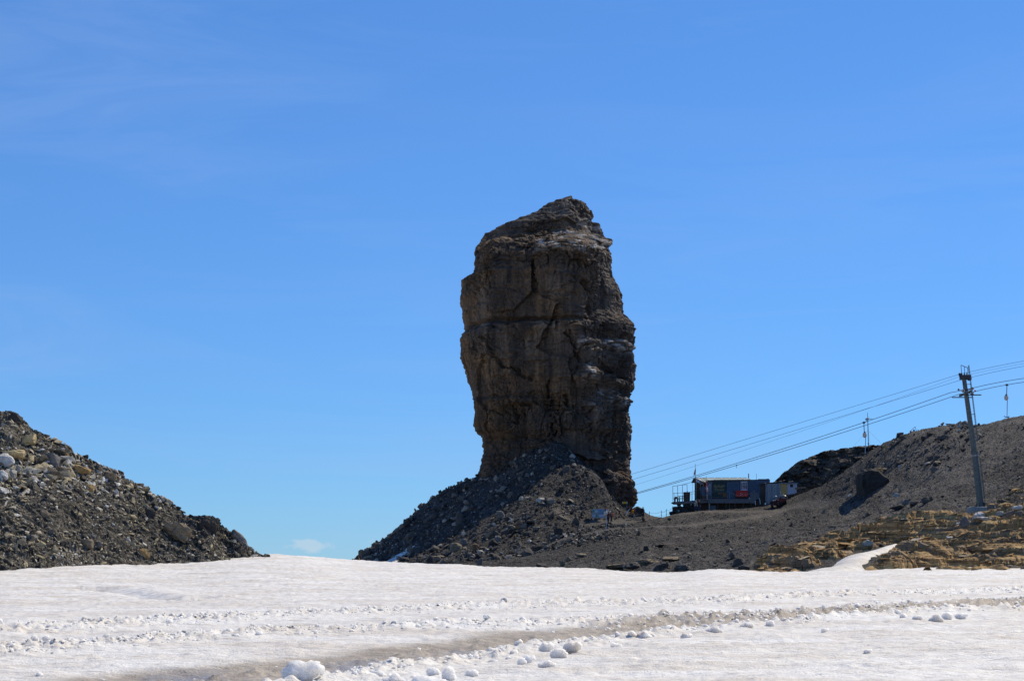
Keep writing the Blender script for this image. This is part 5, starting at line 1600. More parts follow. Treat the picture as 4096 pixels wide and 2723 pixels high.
flag('red flag with white cross drooping from the tall pole above the roof', 617, 574, 603, 52, .9, [(606, 607, 95), (600, 608, 115), (594, 609, 135), (588, 610, 155), (582, 609, 175), (579, 602, 195), (581, 588, 214)], 'dark_metal', False)
flag('red and white flag hanging limp in front of the porch corner', 766, 570, 757, 235, -.15, [(756, 758, 285), (752, 764, 310), (748, 768, 340), (746, 771, 370), (745, 774, 400), (746, 777, 425), (752, 779, 450), (766, 780, 470)], 'white_paint', True)

# store shed right of the hut
FD0 = FD; FD = 0.9
S = thing('store_shed', 'low metal clad store shed with a yellow plank door and pale end wall', 'shed', HO)
def sp(name, mb, mat, parent=None, **k): return mb.build(name, P_[mat], parent or S, **k)
sp('dark_wood_wall', MB().box(hx(1576), hx(1640), FD + .3, FD + 3, hz(700), hz(345)), 'wood_dark')
xs0 = [1641, 1672, 1700, 1722, 1745, 1775, 1805, 1835, 1864]
for i in range(8):
    sp('metal_sheet', MB().box(hx(xs0[i]), hx(xs0[i + 1]) - .012, FD - (.10 if i % 2 else .04), FD + .1, hz(680), hz(338 - 8 * i / 7)), 'zinc' if i % 3 == 0 else 'grey_metal')
dr_ = sp('plank_door', MB().box(hx(1866), hx(1964), FD + .02, FD + .1, hz(560), hz(336)), 'wood_yellow')
for i in range(5): sp('plank', MB().box(hx(1866 + i * 19.6) + .006, hx(1866 + (i + 1) * 19.6) - .006, FD - .02, FD + .017, hz(556), hz(338)), 'wood_yellow', dr_)
sp('end_wall', MB().box(hx(1966), hx(2108), FD, FD + 1.8, hz(500), hz(336)), 'lilac_wall')
wn = sp('window', MB().box(hx(2003), hx(2052), FD - .02, FD - .003, hz(387), hz(343)), 'black')
sp('window_frame', MB().bar((hx(2003), FD - .02, hz(387)), (hx(2003), FD - .02, hz(343)), .03).bar((hx(2052), FD - .02, hz(387)), (hx(2052), FD - .02, hz(343)), .03), 'white_paint', wn)
sp('roof', MB().box(hx(1848), hx(2122), FD - .2, FD + 2.2, hz(335), hz(323)), 'zinc')
sp('old_roof', MB().prism([(hx(1556), hz(346)), (hx(1860), hz(318)), (hx(1935), hz(290)), (hx(1935), hz(284)), (hx(1850), hz(302)), (hx(1556), hz(336))], FD - .1, FD + 2.4), 'wood_dark')
for k_, (x, y, ln) in enumerate(((1620, 330, 60), (1690, 322, 70), (1760, 312, 60), (1840, 300, 70), (1900, 288, 40), (1980, 310, 50), (2020, 303, 40))):
    sp('roof_stone', MB().ball((hx(x + ln / 2), FD + .2, hz(y - 2)), ln * HK * .5, .25, .07, 8, 5), 'wood_grey')
for x, y in ((1680, 455), (1780, 438)): sp('red_mark', MB().box(hx(x) - .04, hx(x) + .04, FD - .12, FD - .105, hz(y) - .03, hz(y) + .03), 'red_paint')
o = hut_thing('white_pole', 'thin white pole leaning before the yellow plank door', 'pole', 1852, 560, -.1)
hp('shaft', MB().tube([(0, 0, -.1), (.02, .3, 1.15)], .025, 8), 'white_paint', o); hp('tip', MB().tube([(.02, .3, 1.15), (.021, .31, 1.2)], [.025, .01], 8), 'dark_metal', o)
for i, (x0, y0, x1, y1, d_, mt, lab) in enumerate(((1912, 525, 2150, 482, -.1, 'wood_dark', 'lowest dark beam of the timber stack right of the shed'), (1930, 515, 2200, 470, .15, 'wood_grey', 'grey beam on top of the lowest one in the timber stack'),
        (2080, 480, 2359, 462, .3, 'wood_dark', 'dark beam running right from the timber stack'), (2190, 489, 2359, 489, -.2, 'white_paint', 'sunlit pale board lying in front of the timber stack'),
        (2078, 408, 2240, 392, .8, 'wood', 'brown board on the little rack behind the pale end wall'), (2100, 440, 2340, 440, .9, 'wood_dark', 'dark board at the bottom of the little rack'))):
    o = thing('timber_beam', lab, 'plank', HO, 0, 'timber stacked beside the store shed')
    hp('beam', MB().bar((hx(x0), d_, hz(y0)), (hx(x1), d_ + .3, hz(y1)), .16 if mt != 'white_paint' else .07, .22), mt, o, bevel=.008)

FD = FD0
# quad bike on the track
o = hut_thing('quad_bike', 'dark red quad bike with racks parked on the track below the shed', 'quad bike', 1775, 722, -4.2)
zl, zr = H_SCREE(np.array([o.location.x - .9, o.location.x + .9]), np.full(2, o.location.y + .2))
o.location.z = float(zl + zr) / 2 - .04; o.rotation_euler = (0, -math.atan2(float(zr - zl), 1.8), 0)
for x, y, rr_ in ((-1.10, -.25, .44), (-.35, -.32, .42), (.65, .75, .40), (1.05, .70, .40)):
    w_ = MB()
    pts = [(x - .14, y, rr_), (x - .12, y, rr_), (x + .12, y, rr_), (x + .14, y, rr_)]
    wheel = w_.tube([(x - .15, y, rr_), (x - .12, y, rr_), (x + .12, y, rr_), (x + .15, y, rr_)], [rr_ * .86, rr_, rr_, rr_ * .86], 18).build('wheel', P_['rubber'], o)
    MB().tube([(x - .155, y, rr_), (x - .165, y, rr_)], [rr_ * .5, rr_ * .45], 12).build('rim', P_['grey_metal'], wheel)
    MB().tube([(x + .155, y, rr_), (x + .165, y, rr_)], [rr_ * .5, rr_ * .45], 12).build('rim', P_['grey_metal'], wheel)
hp('body', MB().prism([(-.80, .45), (.95, .55), (1.15, .95), (.75, 1.10), (.1, .92), (-.35, 1.15), (-.75, 1.12), (-.95, .85)], -.2, .75), 'quad_red', o, bevel=.03)
hp('engine', MB().box(-.55, .55, -.15, .7, .28, .52), 'black', o)
for x0, x1, y in ((-1.25, -.75, -.3), (-.55, -.1, -.36), (.55, 1.25, .55)):
    hp('mudguard', MB().prism([(x0, .88), (x0 + .1, .98), (x1 - .1, .98), (x1, .88), (x1, .84), (x0, .84)], y - .25, y + .35), 'black', o)
hp('seat', MB().box(-.35, .45, .1, .5, 1.02, 1.2), 'black', o, bevel=.05)
hp('handlebar', MB().tube([(-.95, -.1, 1.32), (-.62, .05, 1.26), (-.3, -.1, 1.32)], .025).tube([(-.62, .1, 1.0), (-.62, .05, 1.28)], .03), 'dark_metal', o)
rk = hp('rack', MB().box(.35, 1.5, .1, .9, 1.14, 1.18), 'dark_metal', o)
for x in (.5, .8, 1.1, 1.4): hp('rack_bar', MB().bar((x, .05, 1.2), (x, .95, 1.2), .03), 'dark_metal', rk)
hp('front_rack', MB().box(-1.35, -.95, -.2, .5, 1.12, 1.16), 'dark_metal', o)
hp('headlight', MB().ball((-.72, -.22, 1.02), .12, .08, .1), 'white_paint', o); hp('headlight', MB().ball((-.48, -.22, 1.02), .10, .07, .08), 'white_paint', o)
hp('number_plate', MB().box(.62, .98, .04, .06, 1.0, 1.14), 'panel_grey', o)
cv = thing('round_cover', 'grey dome shaped cover standing on the rear rack of the quad bike', 'cover', (o.location.x + .62, o.location.y + .5, o.location.z + 1.22))
hp('dome', MB().ball((0, 0, 0), .62, .45, .48, 16, 8), 'dome', cv, smooth=True); hp('knob', MB().ball((0, 0, .5), .07, .07, .05), 'white_paint', cv)
qb = o
o = thing('helmet', 'white helmet resting on the quad bike handlebar', 'helmet', (qb.location.x - .55, qb.location.y - .02, qb.location.z + 1.36))
hp('shell', MB().ball((0, 0, .06), .17, .17, .13, 12, 7), 'cap_white', o, smooth=True); hp('visor', MB().box(-.13, .13, -.2, -.1, -.02, .03), 'black', o)

# dark rocks under the terrace
for x, y, w_, h_, lab in ((430, 745, 330, 120, 'large shaded rock hump under the terrace pillars'), (300, 770, 180, 70, 'low shaded rock at the outer foot of the terrace'), (540, 730, 180, 150, 'shaded rock behind the two people below the hut')):
    _bs[0] += 1
    me = blob_mesh('boulder', (w_ * HK, 3.0, h_ * HK * 1.3), _bs[0], 3); me.materials.append(TONE['dark'])
    tag(link('boulder', me, None, None, (HO.x + hx(x), HO.y + 2.0, HO.z + hz(y))), lab, 'rock')
# stone pillar block beside the foot of the tower
hull_block('boulder', [(633, 507), (637, 505.5), (640, 508), (643.5, 509), (645, 519), (640, 521), (632, 521)], 262.5, 3.0, 'dark', 'dark squared rock standing beside the right foot of the tower', 561)

# ------------------------------------------------------------------ rope fence on the ridge
FN = thing('rope_fence', 'thin post and rope fence along the ridge left of the hut', 'fence', at(660, 517, 262))
fo = FN.location
fps = [(640.5, 521, 512.5), (649.4, 518.5, 510.8), (661.4, 516.5, 509.8), (666.4, 516, 508.3), (672.8, 513.5, 505.3)]
prev = None
for u, v0, v1 in fps:
    a_, b_ = at(u, v0 + 1, 261.5) - fo, at(u, v1, 261.5) - fo
    MB().tube([a_, b_], .035, 6).build('post', P_['dark_metal'], FN)
    if prev:
        for s in (0.15, 0.6):
            p0 = prev[1].lerp(prev[0], s); p1 = b_.lerp(a_, s)
            MB().tube([p0.lerp(p1, k_ / 6) - Vector((0, 0, .18 * (1 - (k_ / 3 - 1) ** 2))) for k_ in range(7)], .016, 5).build('rope', P_['dark_metal'], FN)
    prev = (a_, b_)

# ------------------------------------------------------------------ boards and signs by the path
BK = .03709 * 253 / FPX


def bpos(x, y, Y=253.0): return at(575 + x * .03709, 495 + y * .03709, Y)


o = thing('information_board', 'pale two panel information board on thin legs beside the path', 'board', bpos(630, 715))
w2, zt, zb = 0.93, 360 * BK, 112 * BK
for s, nm in ((-1, 'panel'), (1, 'panel')):
    x0, x1 = (-w2, -.015) if s < 0 else (.015, w2)
    pn = MB().box(x0, x1, 0, .04, zb, zt).build('panel', P_['panel_grey'], o, bevel=.01)
    if s < 0: items = ((x0 + .10, x0 + .36, zt - .55, zt - .22, 'pic_green'), (x0 + .45, x0 + .8, zt - .5, zt - .2, 'poster'), (x0 + .60, x0 + .74, zb + .12, zb + .62, 'pic_green'), (x0 + .1, x0 + .5, zb + .2, zb + .5, 'poster'))
    else: items = ((x0 + .04, x0 + .5, zt - .45, zt - .08, 'pic_blue'), (x0 + .38, x0 + .5, zt - .45, zt - .3, 'pic_green'), (x0 + .05, x0 + .85, zt - .72, zt - .52, 'pic_blue'), (x0 + .5, x0 + .8, zt - .7, zt - .55, 'pic_green'), (x0 + .08, x0 + .8, zb + .15, zb + .48, 'poster'))
    for a_, b_, c_, d_, mt in items: MB().box(a_, b_, -.006, -.001, c_, d_).build('picture', P_[mt], pn)
for x in (-.82, -.02, .86): MB().box(x - .03, x + .03, .045, .10, -.25, zt).build('leg', P_['grey_metal'], o)
o = thing('warning_sign', 'small white sign with a red top edge right of the board', 'sign', bpos(850, 715))
MB().box(-.28, .28, 0, .03, 295 * BK, 373 * BK).build('plate', P_['white_paint'], o); MB().box(-.28, .28, -.006, -.001, 355 * BK, 373 * BK).build('red_band', P_['red_paint'], o)
for z in (345, 333, 318): MB().box(-.2, .2, -.006, -.001, z * BK, (z + 5) * BK).build('text_line', P_['red_paint'], o)
MB().tube([(0, .05, -.2), (0, .05, 373 * BK)], .025, 6).build('post', P_['grey_metal'], o)
o = thing('trail_sign', 'yellow hiking arrow sign against the dark foot of the tower', 'sign', bpos(1390, 330, 262))
MB().prism([(-.55, .62), (-.05, .62), (.05, .76), (-.05, .90), (-.55, .90)], 0, .03).build('arrow', P_['yellow_sign'], o)
MB().box(-.62, -.555, 0, .03, .62, .90).build('white_end', P_['white_paint'], o); MB().box(.055, .13, 0, .03, .60, .92).build('white_tip', P_['white_paint'], o)
MB().tube([(.05, .06, -.6), (.05, .06, .95)], .03, 6).build('post', P_['grey_metal'], o)
o = thing('rope_handrail', 'white rope handrail with two sagging lines by the tower foot', 'railing', bpos(1365, 540, 260))
for (x0, y0, x1, y1) in ((1370, 470, 1488, 342), (1362, 532, 1440, 420)):
    MB().bar(bpos(x0, y0, 260) - o.location, bpos(x1, y1, 260) - o.location, .07).build('white_bar', P_['white_paint'], o)
for (x0, y0, x1, y1, sg) in ((1395, 480, 1800, 485, 40), (1365, 535, 1800, 560, 60), (1440, 420, 1560, 480, 10)):
    MB().tube([bpos(x0 + (x1 - x0) * k_ / 8, y0 + (y1 - y0) * k_ / 8 + sg * (1 - (k_ / 4 - 1) ** 2), 260) - o.location for k_ in range(9)], .016, 5).build('rope', P_['rope'], o)

# ------------------------------------------------------------------ people
def person(label, loc, height, facing, mats, stride=0.0, lean=0.0, arms=((0.1, 0.15), (0.1, 0.15)), cap=None):
    """one skinned body; mats = (top, trousers, hair); arms = (swing, bend) for each side; facing turns about z (0 looks to the camera)"""
    H = height / 1.75
    J, E, Rr = [], [], []
    def j(p, r_, par=None):
        J.append(Vector(p) * H); Rr.append(r_ * H)
        if par is not None: E.append((par, len(J) - 1))
        return len(J) - 1
    ly = lambda z: -lean * max(0, z - .92)
    pel = j((0, 0, .95), .145)
    wst = j((0, ly(1.1), 1.10), .135, pel); ch = j((0, ly(1.3), 1.30), .155, wst); sh = j((0, ly(1.43), 1.43), .12, ch)
    nk = j((0, ly(1.5) - .01, 1.50), .055, sh); hd0 = j((0, ly(1.58) - .02, 1.575), .085, nk); hd1 = j((0, ly(1.66) - .03, 1.655), .10, hd0); hd2 = j((0, ly(1.73) - .02, 1.725), .075, hd1)
    j((0, ly(1.62) - .125, 1.62), .022, hd1)                        # nose
    for s in (-1, 1): j((s * .105, ly(1.64) - .01, 1.635), .02, hd1)   # ears
    for s in (-1, 1):
        st = stride * s
        hp_ = j((s * .10, 0, .90), .105, pel); kn = j((s * .11, -st * .5 - .03, .50), .07, hp_); an = j((s * .115, -st, .09), .05, kn)
        j((s * .125, -st - .17, .04), .04, an); j((s * .115, -st + .05, .04), .04, an)
        sw, be = arms[0 if s < 0 else 1]
        so = j((s * .20, ly(1.42), 1.41), .068, sh)
        el = j((s * (.25 + .03 * abs(be)), ly(1.2) - sw * .28, 1.13 + abs(sw) * .05), .05, so)
        wr = j((s * (.25 - .10 * abs(be)), ly(1.1) - sw * .4 - be * .24, .90 + be * .22), .036, el)
        dirv = (J[wr] - J[el]).normalized() / H
        pm_ = j(Vector(J[wr]) / H + dirv * .06 * H, .036, wr)
        pb = Vector(J[pm_]) / H
        side = Vector((0, 1, 0)).cross(dirv).normalized() if abs(dirv.normalized().y) < .9 else Vector((1, 0, 0))
        for k_, (off_, ln) in enumerate(((-.024, .065), (-.008, .078), (.008, .074), (.024, .058))):
            f0 = j(pb + side * off_ + dirv.normalized() * .045, .0095, pm_)
            j(pb + side * off_ * 1.1 + dirv.normalized() * (.045 + ln) + Vector((0, -.015, 0)), .008, f0)
        t0 = j(pb - side * .042 + dirv.normalized() * .005, .011, pm_); j(pb - side * .058 + dirv.normalized() * .045, .009, t0)
    me = bpy.data.meshes.new('body'); me.from_pydata([v[:] for v in J], E, []); me.update()
    tmp = bpy.data.objects.new('body', me); C.objects.link(tmp)
    md = tmp.modifiers.new('skin', 'SKIN'); md.use_smooth_shade = True
    sk = me.skin_vertices[0].data
    for i, r_ in enumerate(Rr): sk[i].radius = (r_, r_)
    sk[0].use_root = True
    sb = tmp.modifiers.new('sub', 'SUBSURF'); sb.levels = 1; sb.render_levels = 1
    out = bpy.data.meshes.new_from_object(tmp.evaluated_get(bpy.context.evaluated_depsgraph_get()))
    bpy.data.objects.remove(tmp); bpy.data.meshes.remove(me)
    out.materials.clear()
    for nm in (mats[0], mats[1], 'skin', mats[2], 'shoe'): out.materials.append(P_[nm])
    hands = [J[i] for i in range(len(J)) if Rr[i] < .0125 * H]
    for f in out.polygons:
        c_ = f.center / H
        if c_.z < .085: k_ = 4
        elif any((f.center - h_).length < .05 * H for h_ in hands): k_ = 2
        elif c_.z > 1.485: k_ = 3 if (c_.z > 1.675 or c_.y > ly(1.6) + .02) else 2
        elif c_.z > .96 or abs(c_.x) > .215: k_ = 0
        else: k_ = 1
        f.material_index = k_
    out.name = 'person'
    o = link('person', out)
    o.location = loc; o.rotation_euler = (0, 0, facing)
    tag(o, label, 'person')
    if cap:
        cp = MB().ball((0, (ly(1.7) - .025) * H, 1.71 * H), .112 * H, .12 * H, .085 * H, 10, 6).box(-.075 * H, .075 * H, (ly(1.7) - .21) * H, (ly(1.7) - .08) * H, 1.69 * H, 1.705 * H)
        cp.build('cap', P_[cap], o)
    return o


def pack(label, body, mat, back=.21, hz_=1.22, sz=(.30, .22, .50), sag=0.0):
    """a rucksack against the back of a person"""
    o = thing('backpack', label, 'backpack', (0, 0, 0))
    R = Matrix.Rotation(body.rotation_euler.z, 3, 'Z')
    o.location = body.location + R @ Vector((0, back, hz_)); o.rotation_euler = (sag, 0, body.rotation_euler.z)
    me = blob_mesh('sack', sz, 40 + int(hz_ * 100), 2, 3, 0.03); me.materials.append(P_[mat]); link('sack', me, None, o)
    MB().ball((0, .0, sz[2] * .46), sz[0] * .46, sz[1] * .5, .07, 10, 5).build('flap', P_[mat], o)
    for s in (-1, 1): MB().tube([(s * .11, -sz[1] * .5, sz[2] * .35), (s * .13, -sz[1] * .5 - .16, sz[2] * .40), (s * .13, -sz[1] * .5 - .22, .0), (s * .11, -sz[1] * .45, -sz[2] * .35)], .018, 6).build('strap', P_['black'], o)
    return o


def stand(x, y, Y):
    p = bpos(x, y, Y); p.z = float(H_SCREE(p.x, p.y)[0]) - .02
    return p


pA = person('person in maroon top and black trousers standing beside the board', stand(893, 750, 252.0), 1.74, 2.4, ('top_maroon', 'trousers_black', 'hair'), .08, .05, ((.1, .5), (.05, .3)))
pB = person('person in white cap leaning forward under a coral pack near the board', stand(985, 718, 252.8), 1.70, -1.2, ('top_grey', 'trousers_black', 'hair'), .20, .22, ((.25, .4), (.2, .3)), 'cap_white')
pack('coral backpack hanging on the person in the white cap by the board', pB, 'pack_coral', .20, 1.20, (.34, .26, .58), -.25)
pC = person('person with khaki trousers and dark top walking towards the tower foot', stand(1590, 705, 257.5), 1.70, 2.2, ('top_black', 'trousers_khaki', 'hair'), .10, .05, ((.5, .9), (.1, .2)))
pack('orange backpack on the person in khaki trousers', pC, 'pack_orange', .22, 1.24, (.34, .26, .56))
pD = person('person all in black standing against the sky on the ridge', stand(1832, 645, 260.0), 1.86, 0.8, ('top_black', 'trousers_black', 'hair'), .05, .0, ((.05, .2), (.1, .4)))
pack('black backpack on the person standing against the sky', pD, 'pack_black', .22, 1.30, (.36, .28, .60))


def stand_h(x, y, d):
    p = Vector((HO.x + hx(x), HO.y + d, 0)); p.z = float(H_SCREE(p.x, p.y)[0]) - .02
    return p


pE = person('person in white cap and beige jacket standing below the terrace', stand_h(577, 762, -2.2), 1.62, .3, ('top_beige', 'jeans', 'hair'), .06, .02, ((.1, .2), (.1, .3)), 'cap_white')
pF = person('person in dark clothes standing below the terrace next to the beige jacket', stand_h(632, 752, -1.8), 1.74, -.2, ('top_black', 'jeans', 'hair'), .05, 0, ((.1, .25), (.1, .2)))

# ------------------------------------------------------------------ ski lift: pylon, ropes, hangers
PY = 165.0
PK = .1036 * PY / FPX
PO = at(787.5 + 1865 * .1036, 350 + 1508 * .1036, PY)


def px_(x): return (x - 1865) * PK
def pz_(y): return (1512 - y) * PK


PYL = thing('lift_pylon', 'leaning grey green steel drag lift pylon on a concrete block', 'pylon', PO)
def pp(name, mb, mat, parent=None, **k): return mb.build(name, P_[mat], parent or PYL, **k)
pp('lower_tube', MB().tube([(0, 0, 0), (px_(1808), 0, pz_(1018))], [.34, .30], 8), 'pole_green')
pp('upper_tube', MB().tube([(px_(1810), 0, pz_(1024)), (px_(1700), 0, pz_(250))], [.275, .20], 12), 'pole_green', smooth=False)
pp('flange', MB().tube([(px_(1810), 0, pz_(1024)), (px_(1808), 0, pz_(1010))], .36, 16), 'grey_metal')
for a_ in range(6):
    c_, s_ = math.cos(a_ * math.pi / 3) * .31, math.sin(a_ * math.pi / 3) * .31
    pp('gusset', MB().bar((px_(1808) + c_, s_, pz_(1008)), (px_(1802) + c_ * .9, s_ * .9, pz_(965)), .03, .06), 'pole_green')
for a_ in range(6):
    c_, s_ = math.cos(a_ * math.pi / 3) * .40, math.sin(a_ * math.pi / 3) * .40
    pp('foot_bracket', MB().bar((c_, s_, -.02), (c_ * .82, s_ * .82, .42), .05, .10), 'dark_metal')
fb_ = pp('footing', MB().box(px_(1757), px_(1988), -.9, 1.1, -.95, -.01), 'concrete', bevel=.05)
hd = pp('head', MB().tube([(px_(1660), -.35, pz_(262)), (px_(1662), -.1, pz_(235)), (px_(1680), .1, pz_(232))], [.10, .16, .12], 10).box(px_(1665), px_(1768), -.25, .25, pz_(285), pz_(240)).box(px_(1745), px_(1770), -.3, .3, pz_(292), pz_(262)), 'dark_metal', bevel=.02)
for x in (1676, 1702, 1726): pp('insulator', MB().tube([(px_(x), -.2, pz_(242)), (px_(x), -.2, pz_(222))], .05, 8), 'black', hd)
rf = pp('guard_rail', MB().tube([(px_(1674), 0, pz_(145)), (px_(1742), 0, pz_(172))], .03, 6), 'dark_metal', hd)
for x0, y0, x1, y1 in ((1674, 145, 1682, 240), (1706, 157, 1712, 240), (1738, 170, 1744, 250)): pp('guard_post', MB().tube([(px_(x0), 0, pz_(y0)), (px_(x1), 0, pz_(y1))], .025, 6), 'dark_metal', hd)
pp('cable_conduit', MB().tube([(px_(1685), -.2, pz_(280)), (px_(1697), -.22, pz_(340)), (px_(1697), -.22, pz_(360))], .025, 6), 'dark_metal', hd)
# ladder in two lengths
for (xa, ya, xb, yb_) in ((1746, 147, 1836, 880), (1856, 1040, 1902, 1440)):
    ld = pp('ladder', MB().bar((px_(xa) - .02, -.28, pz_(ya)), (px_(xb) - .02, -.28, pz_(yb_)), .055, .04), 'pole_green')
    pp('ladder_rail', MB().bar((px_(xa) + .02, .16, pz_(ya)), (px_(xb) + .02, .16, pz_(yb_)), .055, .04), 'pole_green', ld)
    nr_ = int((yb_ - ya) / 28)
    for k_ in range(nr_):
        s = (k_ + .5) / nr_
        pp('rung', MB().bar((px_(xa + (xb - xa) * s), -.28, pz_(ya + (yb_ - ya) * s)), (px_(xa + (xb - xa) * s), .16, pz_(ya + (yb_ - ya) * s)), .03), 'grey_metal', ld)
for y, x0, x1 in ((330, 1710, 1770), (620, 1762, 1805), (800, 1790, 1826), (1100, 1828, 1862), (1300, 1848, 1886)): pp('ladder_bracket', MB().bar((px_(x0), 0, pz_(y)), (px_(x1), -.05, pz_(y)), .05), 'pole_green')
# cross arm with sheave trains for the two hauling ropes
pp('cross_arm', MB().box(px_(1722) - .1, px_(1722) + .1, -2.0, 2.2, pz_(425), pz_(408)), 'pole_green')
pp('work_platform', MB().box(px_(1632), px_(1832), -1.5, -1.1, pz_(450), pz_(444)).box(px_(1632), px_(1832), 1.4, 1.8, pz_(442), pz_(436)), 'dark_metal')


def rope_fit(pts):
    P = np.array([tuple(p) for p in pts]); cz = np.polyfit(P[:, 0], P[:, 2], 2); cy = np.polyfit(P[:, 0], P[:, 1], 1)
    return lambda x: Vector((x, float(np.polyval(cy, x)), float(np.polyval(cz, x))))


def yline(u, off=0.0): return float(np.interp(u, [349, 604, 965, 1100], [193, 182, PY, 159])) + off


def ropeline(name, label, left, right, off, rad, group='ropes of the drag lift'):
    fl_ = rope_fit([at(u, v, yline(u, off)) for u, v in left]); fr_ = rope_fit([at(u, v, yline(u, off)) for u, v in right])
    xl = at(left[0][0], 0, yline(left[0][0], off)).x; xm = at(left[-1][0], 0, yline(left[-1][0], off)).x; xr = at(1120, 0, yline(1120, off)).x
    pts = [fl_(x) for x in np.linspace(xl, xm, 60)] + [fr_(x) for x in np.linspace(xm, xr, 16)[1:]]
    o = MB().tube(pts, rad, 6).build(name, P_['steel_rope'])
    tag(o, label, 'cable', group)
    return fl_, fr_


hA = ropeline('haul_rope', 'nearer of the two thick hauling ropes carrying the hangers', [(300, 571), (352, 560.4), (604.3, 503.5), (655, 487.6), (743, 460), (787.5, 445.4), (870, 418.3), (954, 392.3)], [(954, 392.3), (972, 387.6), (1024, 377.8)], -1.5, .025)
hB = ropeline('haul_rope', 'farther of the two thick hauling ropes, lower beside the pylon', [(300, 571.3), (352, 560.8), (604.3, 504.6), (655, 488.8), (743, 462), (787.5, 447.8), (870, 421.6), (963, 394)], [(963, 394), (981, 389.5), (1024, 381.6)], 1.8, .025)
ropeline('signal_cable', 'topmost thin cable running over the pylon head', [(420, 538), (607.6, 481.5), (655, 466.6), (787.5, 425.8), (959.5, 373.6)], [(959.5, 373.6), (990, 367), (1024, 360.4)], -.4, .015)
ropeline('signal_cable', 'thin cable passing just under the pylon head', [(420, 542), (607.6, 487), (655, 472.5), (787.5, 431.6), (961.5, 379.3)], [(961.5, 379.3), (990, 372.4), (1024, 365.7)], .2, .015)
ropeline('signal_cable', 'faintest thin cable between the two at the pylon head', [(420, 547), (607.6, 493), (655, 478.7), (787.5, 435), (891, 399.7), (959.5, 376.2)], [(959.5, 376.2), (990, 369.6), (1024, 363)], .5, .009)
for (fl_, fr_, y_, xs2) in ((hA[0], hA[1], -1.5, (1655, 1740)), (hB[0], hB[1], 1.8, (1775, 1830))):
    xc = (xs2[0] + xs2[1]) / 2
    zc2 = pz_((410 + 392) / 2 if y_ < 0 else 392)
    ar = pp('sheave_arm', MB().bar((px_(xs2[0] - 10), y_, pz_(414 if y_ < 0 else 388)), (px_(xs2[1] + 15), y_, pz_(388 if y_ < 0 else 404)), .09, .07), 'dark_metal')
    for x, y in zip(xs2, (410, 390) if y_ < 0 else (381, 405)):
        pp('sheave', MB().tube([(px_(x), y_ - .09, pz_(y)), (px_(x), y_ + .03, pz_(y))], .155, 16), 'sheave', ar)
        pp('hub', MB().tube([(px_(x), y_ - .11, pz_(y)), (px_(x), y_ - .09, pz_(y))], .06, 8), 'dark_metal', ar)
for x0, y0, x1, y1, y_, mt in ((1655, 408, 1612, 398, -1.5, 'black'), (1830, 400, 1860, 373, 1.8, 'orange_ball')):
    lv = pp('ball_lever', MB().tube([(px_(x0), y_, pz_(y0)), (px_(x1), y_, pz_(y1))], .02, 6), 'dark_metal')
    pp('ball', MB().ball((px_(x1), y_, pz_(y1)), .095, n=12, m=8), mt, lv, smooth=True)


def hanger(label, fn, u, off, bend, hide=1.0):
    Y = yline(u, off); x = at(u, 0, Y).x
    p = fn(x)
    s = Y / FPX
    o = thing('tow_hanger', label, 'lift hanger', p, 0, 'T-bar hangers on the lift rope')
    MB().box(-.12, .12, -.06, .06, -.10, .08).build('grip', P_['dark_metal'], o, bevel=.02)
    MB().tube([(0, 0, -.05), (bend * .02, 0, -.45), (bend * .06, 0, -.9), (bend * .12, 0, -1.0)], .035, 8).build('arm', P_['dark_metal'], o)
    cs = MB().ball((bend * .12, 0, -1.20), .20, .14, .27, 14, 8).build('spring_case', P_['beige_case'], o)
    MB().tube([(bend * .12, -.11, -1.22), (bend * .12, -.102, -1.22)], .07, 10).build('hub', P_['wood'], cs)
    MB().prism([(bend * .12 - .09, -1.02), (bend * .12 + .09, -1.02), (bend * .12 + .06, -.88), (bend * .12 - .06, -.88)], -.08, .10).build('case_neck', P_['dark_metal'], cs)
    MB().tube([(bend * .12 + .10, 0, -1.40), (bend * .10 + .06, 0, -2.95)], .034, 8).build('tow_bar', P_['sky_blue_bar'], o)
    MB().tube([(bend * .10 - .22, 0, -2.92), (bend * .10 - .05, 0, -3.0), (bend * .10 + .15, 0, -3.0), (bend * .10 + .28, 0, -2.94)], .04, 8).build('seat_bar', P_['black'], o)
    return o


hanger('T-bar hanger on the rope right of the pylon', hB[1], 1006.9, 1.8, -.5)
hanger('T-bar hanger on the rope in front of the small wind turbine', hA[0], 864.9, -1.5, .6)
hanger('T-bar hanger hanging in front of the board by the tower', hA[0], 604.3, -1.5, .5)
o = thing('rope_clip', 'small clip hanging from the hauling rope above the hut', 'clip', hB[0](at(735.6, 0, yline(735.6, 1.8)).x))
MB().box(-.05, .05, -.04, .04, -.04, .06).build('clamp', P_['dark_metal'], o); MB().tube([(0, 0, -.04), (.01, 0, -.28)], .02, 6).build('pin', P_['dark_metal'], o)

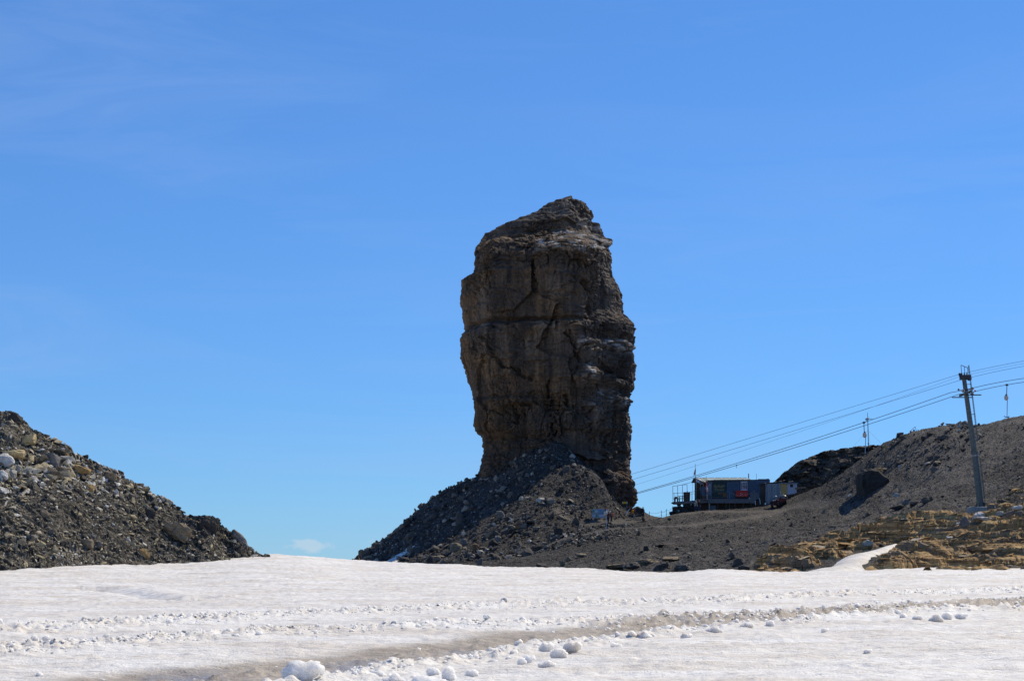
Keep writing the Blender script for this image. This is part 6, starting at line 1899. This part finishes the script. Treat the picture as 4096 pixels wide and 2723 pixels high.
# small wind turbine on the ridge, and a bent frame further along
tb_p = at(868.6, 447, 258)
o = thing('wind_turbine', 'small three bladed wind turbine on a guyed mast on the ridge', 'wind turbine', tb_p)
sk_ = 258 / FPX
MB().tube([(0, 0, -.6), (-.12, 0, 28 * sk_)], .055, 8).build('mast', P_['dark_metal'], o)
MB().tube([(-.03, 0, 3.4 * sk_), (-.03, 0, 4.4 * sk_)], .11, 8).build('mast_joint', P_['dark_metal'], o)
nc = MB().ball((-.22, -.1, 28.6 * sk_), .30, .18, .17, 10, 6).build('nacelle', P_['lilac_wall'], o)
MB().prism([(-.45, 27.0 * sk_), (-.1, 28.5 * sk_), (-.15, 29.8 * sk_), (-.40, 29.4 * sk_)], -.05, .05).build('tail_fin', P_['lilac_wall'], nc)
hub = Vector((-.12, -.15, 29.0 * sk_))
for dx, dz in ((-.10, .86), (.78, -.12), (-.45, -.66)):
    tip = hub + Vector((dx, 0, dz)); pv = Vector((-dz, 0, dx)).normalized()
    MB().prism([((hub + pv * .05).x, (hub + pv * .05).z), ((hub - pv * .05).x, (hub - pv * .05).z), ((tip - pv * .02).x, (tip - pv * .02).z), ((tip + pv * .02).x, (tip + pv * .02).z)], -.18, -.15).build('blade', P_['pole_green'], o)
for u, v in ((850.5, 449), (882, 444), (871, 448)):
    MB().tube([(-.07, 0, 17.5 * sk_), at(u, v, 258) - tb_p], .008, 5).build('guy_wire', P_['steel_rope'], o)
bp_ = at(914.5, 432.5, 252)
o = thing('bent_frame', 'pale bent metal frame sticking up from the hill skyline', 'frame', bp_)
bs = 252 / FPX
def bq(x, y): return Vector(((787.5 + x * .1036 - 914.5) * bs, 0, (432.5 - 350 - y * .1036) * bs))
MB().tube([bq(1178, 800), bq(1188, 775), bq(1210, 755), bq(1232, 735)], .04, 6).build('curved_rod', P_['lilac_wall'], o)
MB().tube([bq(1232, 735), bq(1240, 765), bq(1246, 800)], .035, 6).build('upright', P_['lilac_wall'], o)
MB().tube([bq(1250, 765), bq(1268, 766), bq(1280, 785), bq(1284, 800)], .03, 6).build('curved_rod', P_['lilac_wall'], o)
MB().bar(bq(1205, 795), bq(1240, 785), .08, .3).build('plate', P_['grey_metal'], o)
# sensor post on the gravel hill
p_ = hit(959.5, 452, H_SCREE, 150, 250)
o = thing('marker_post', 'thin dark marker post on the gravel left of the pylon', 'post', p_)
MB().tube([(0, 0, -.2), (0, 0, 1.15)], .03, 6).build('shaft', P_['dark_metal'], o); MB().box(-.06, .06, -.04, .04, 1.1, 1.25).build('top', P_['dark_metal'], o)
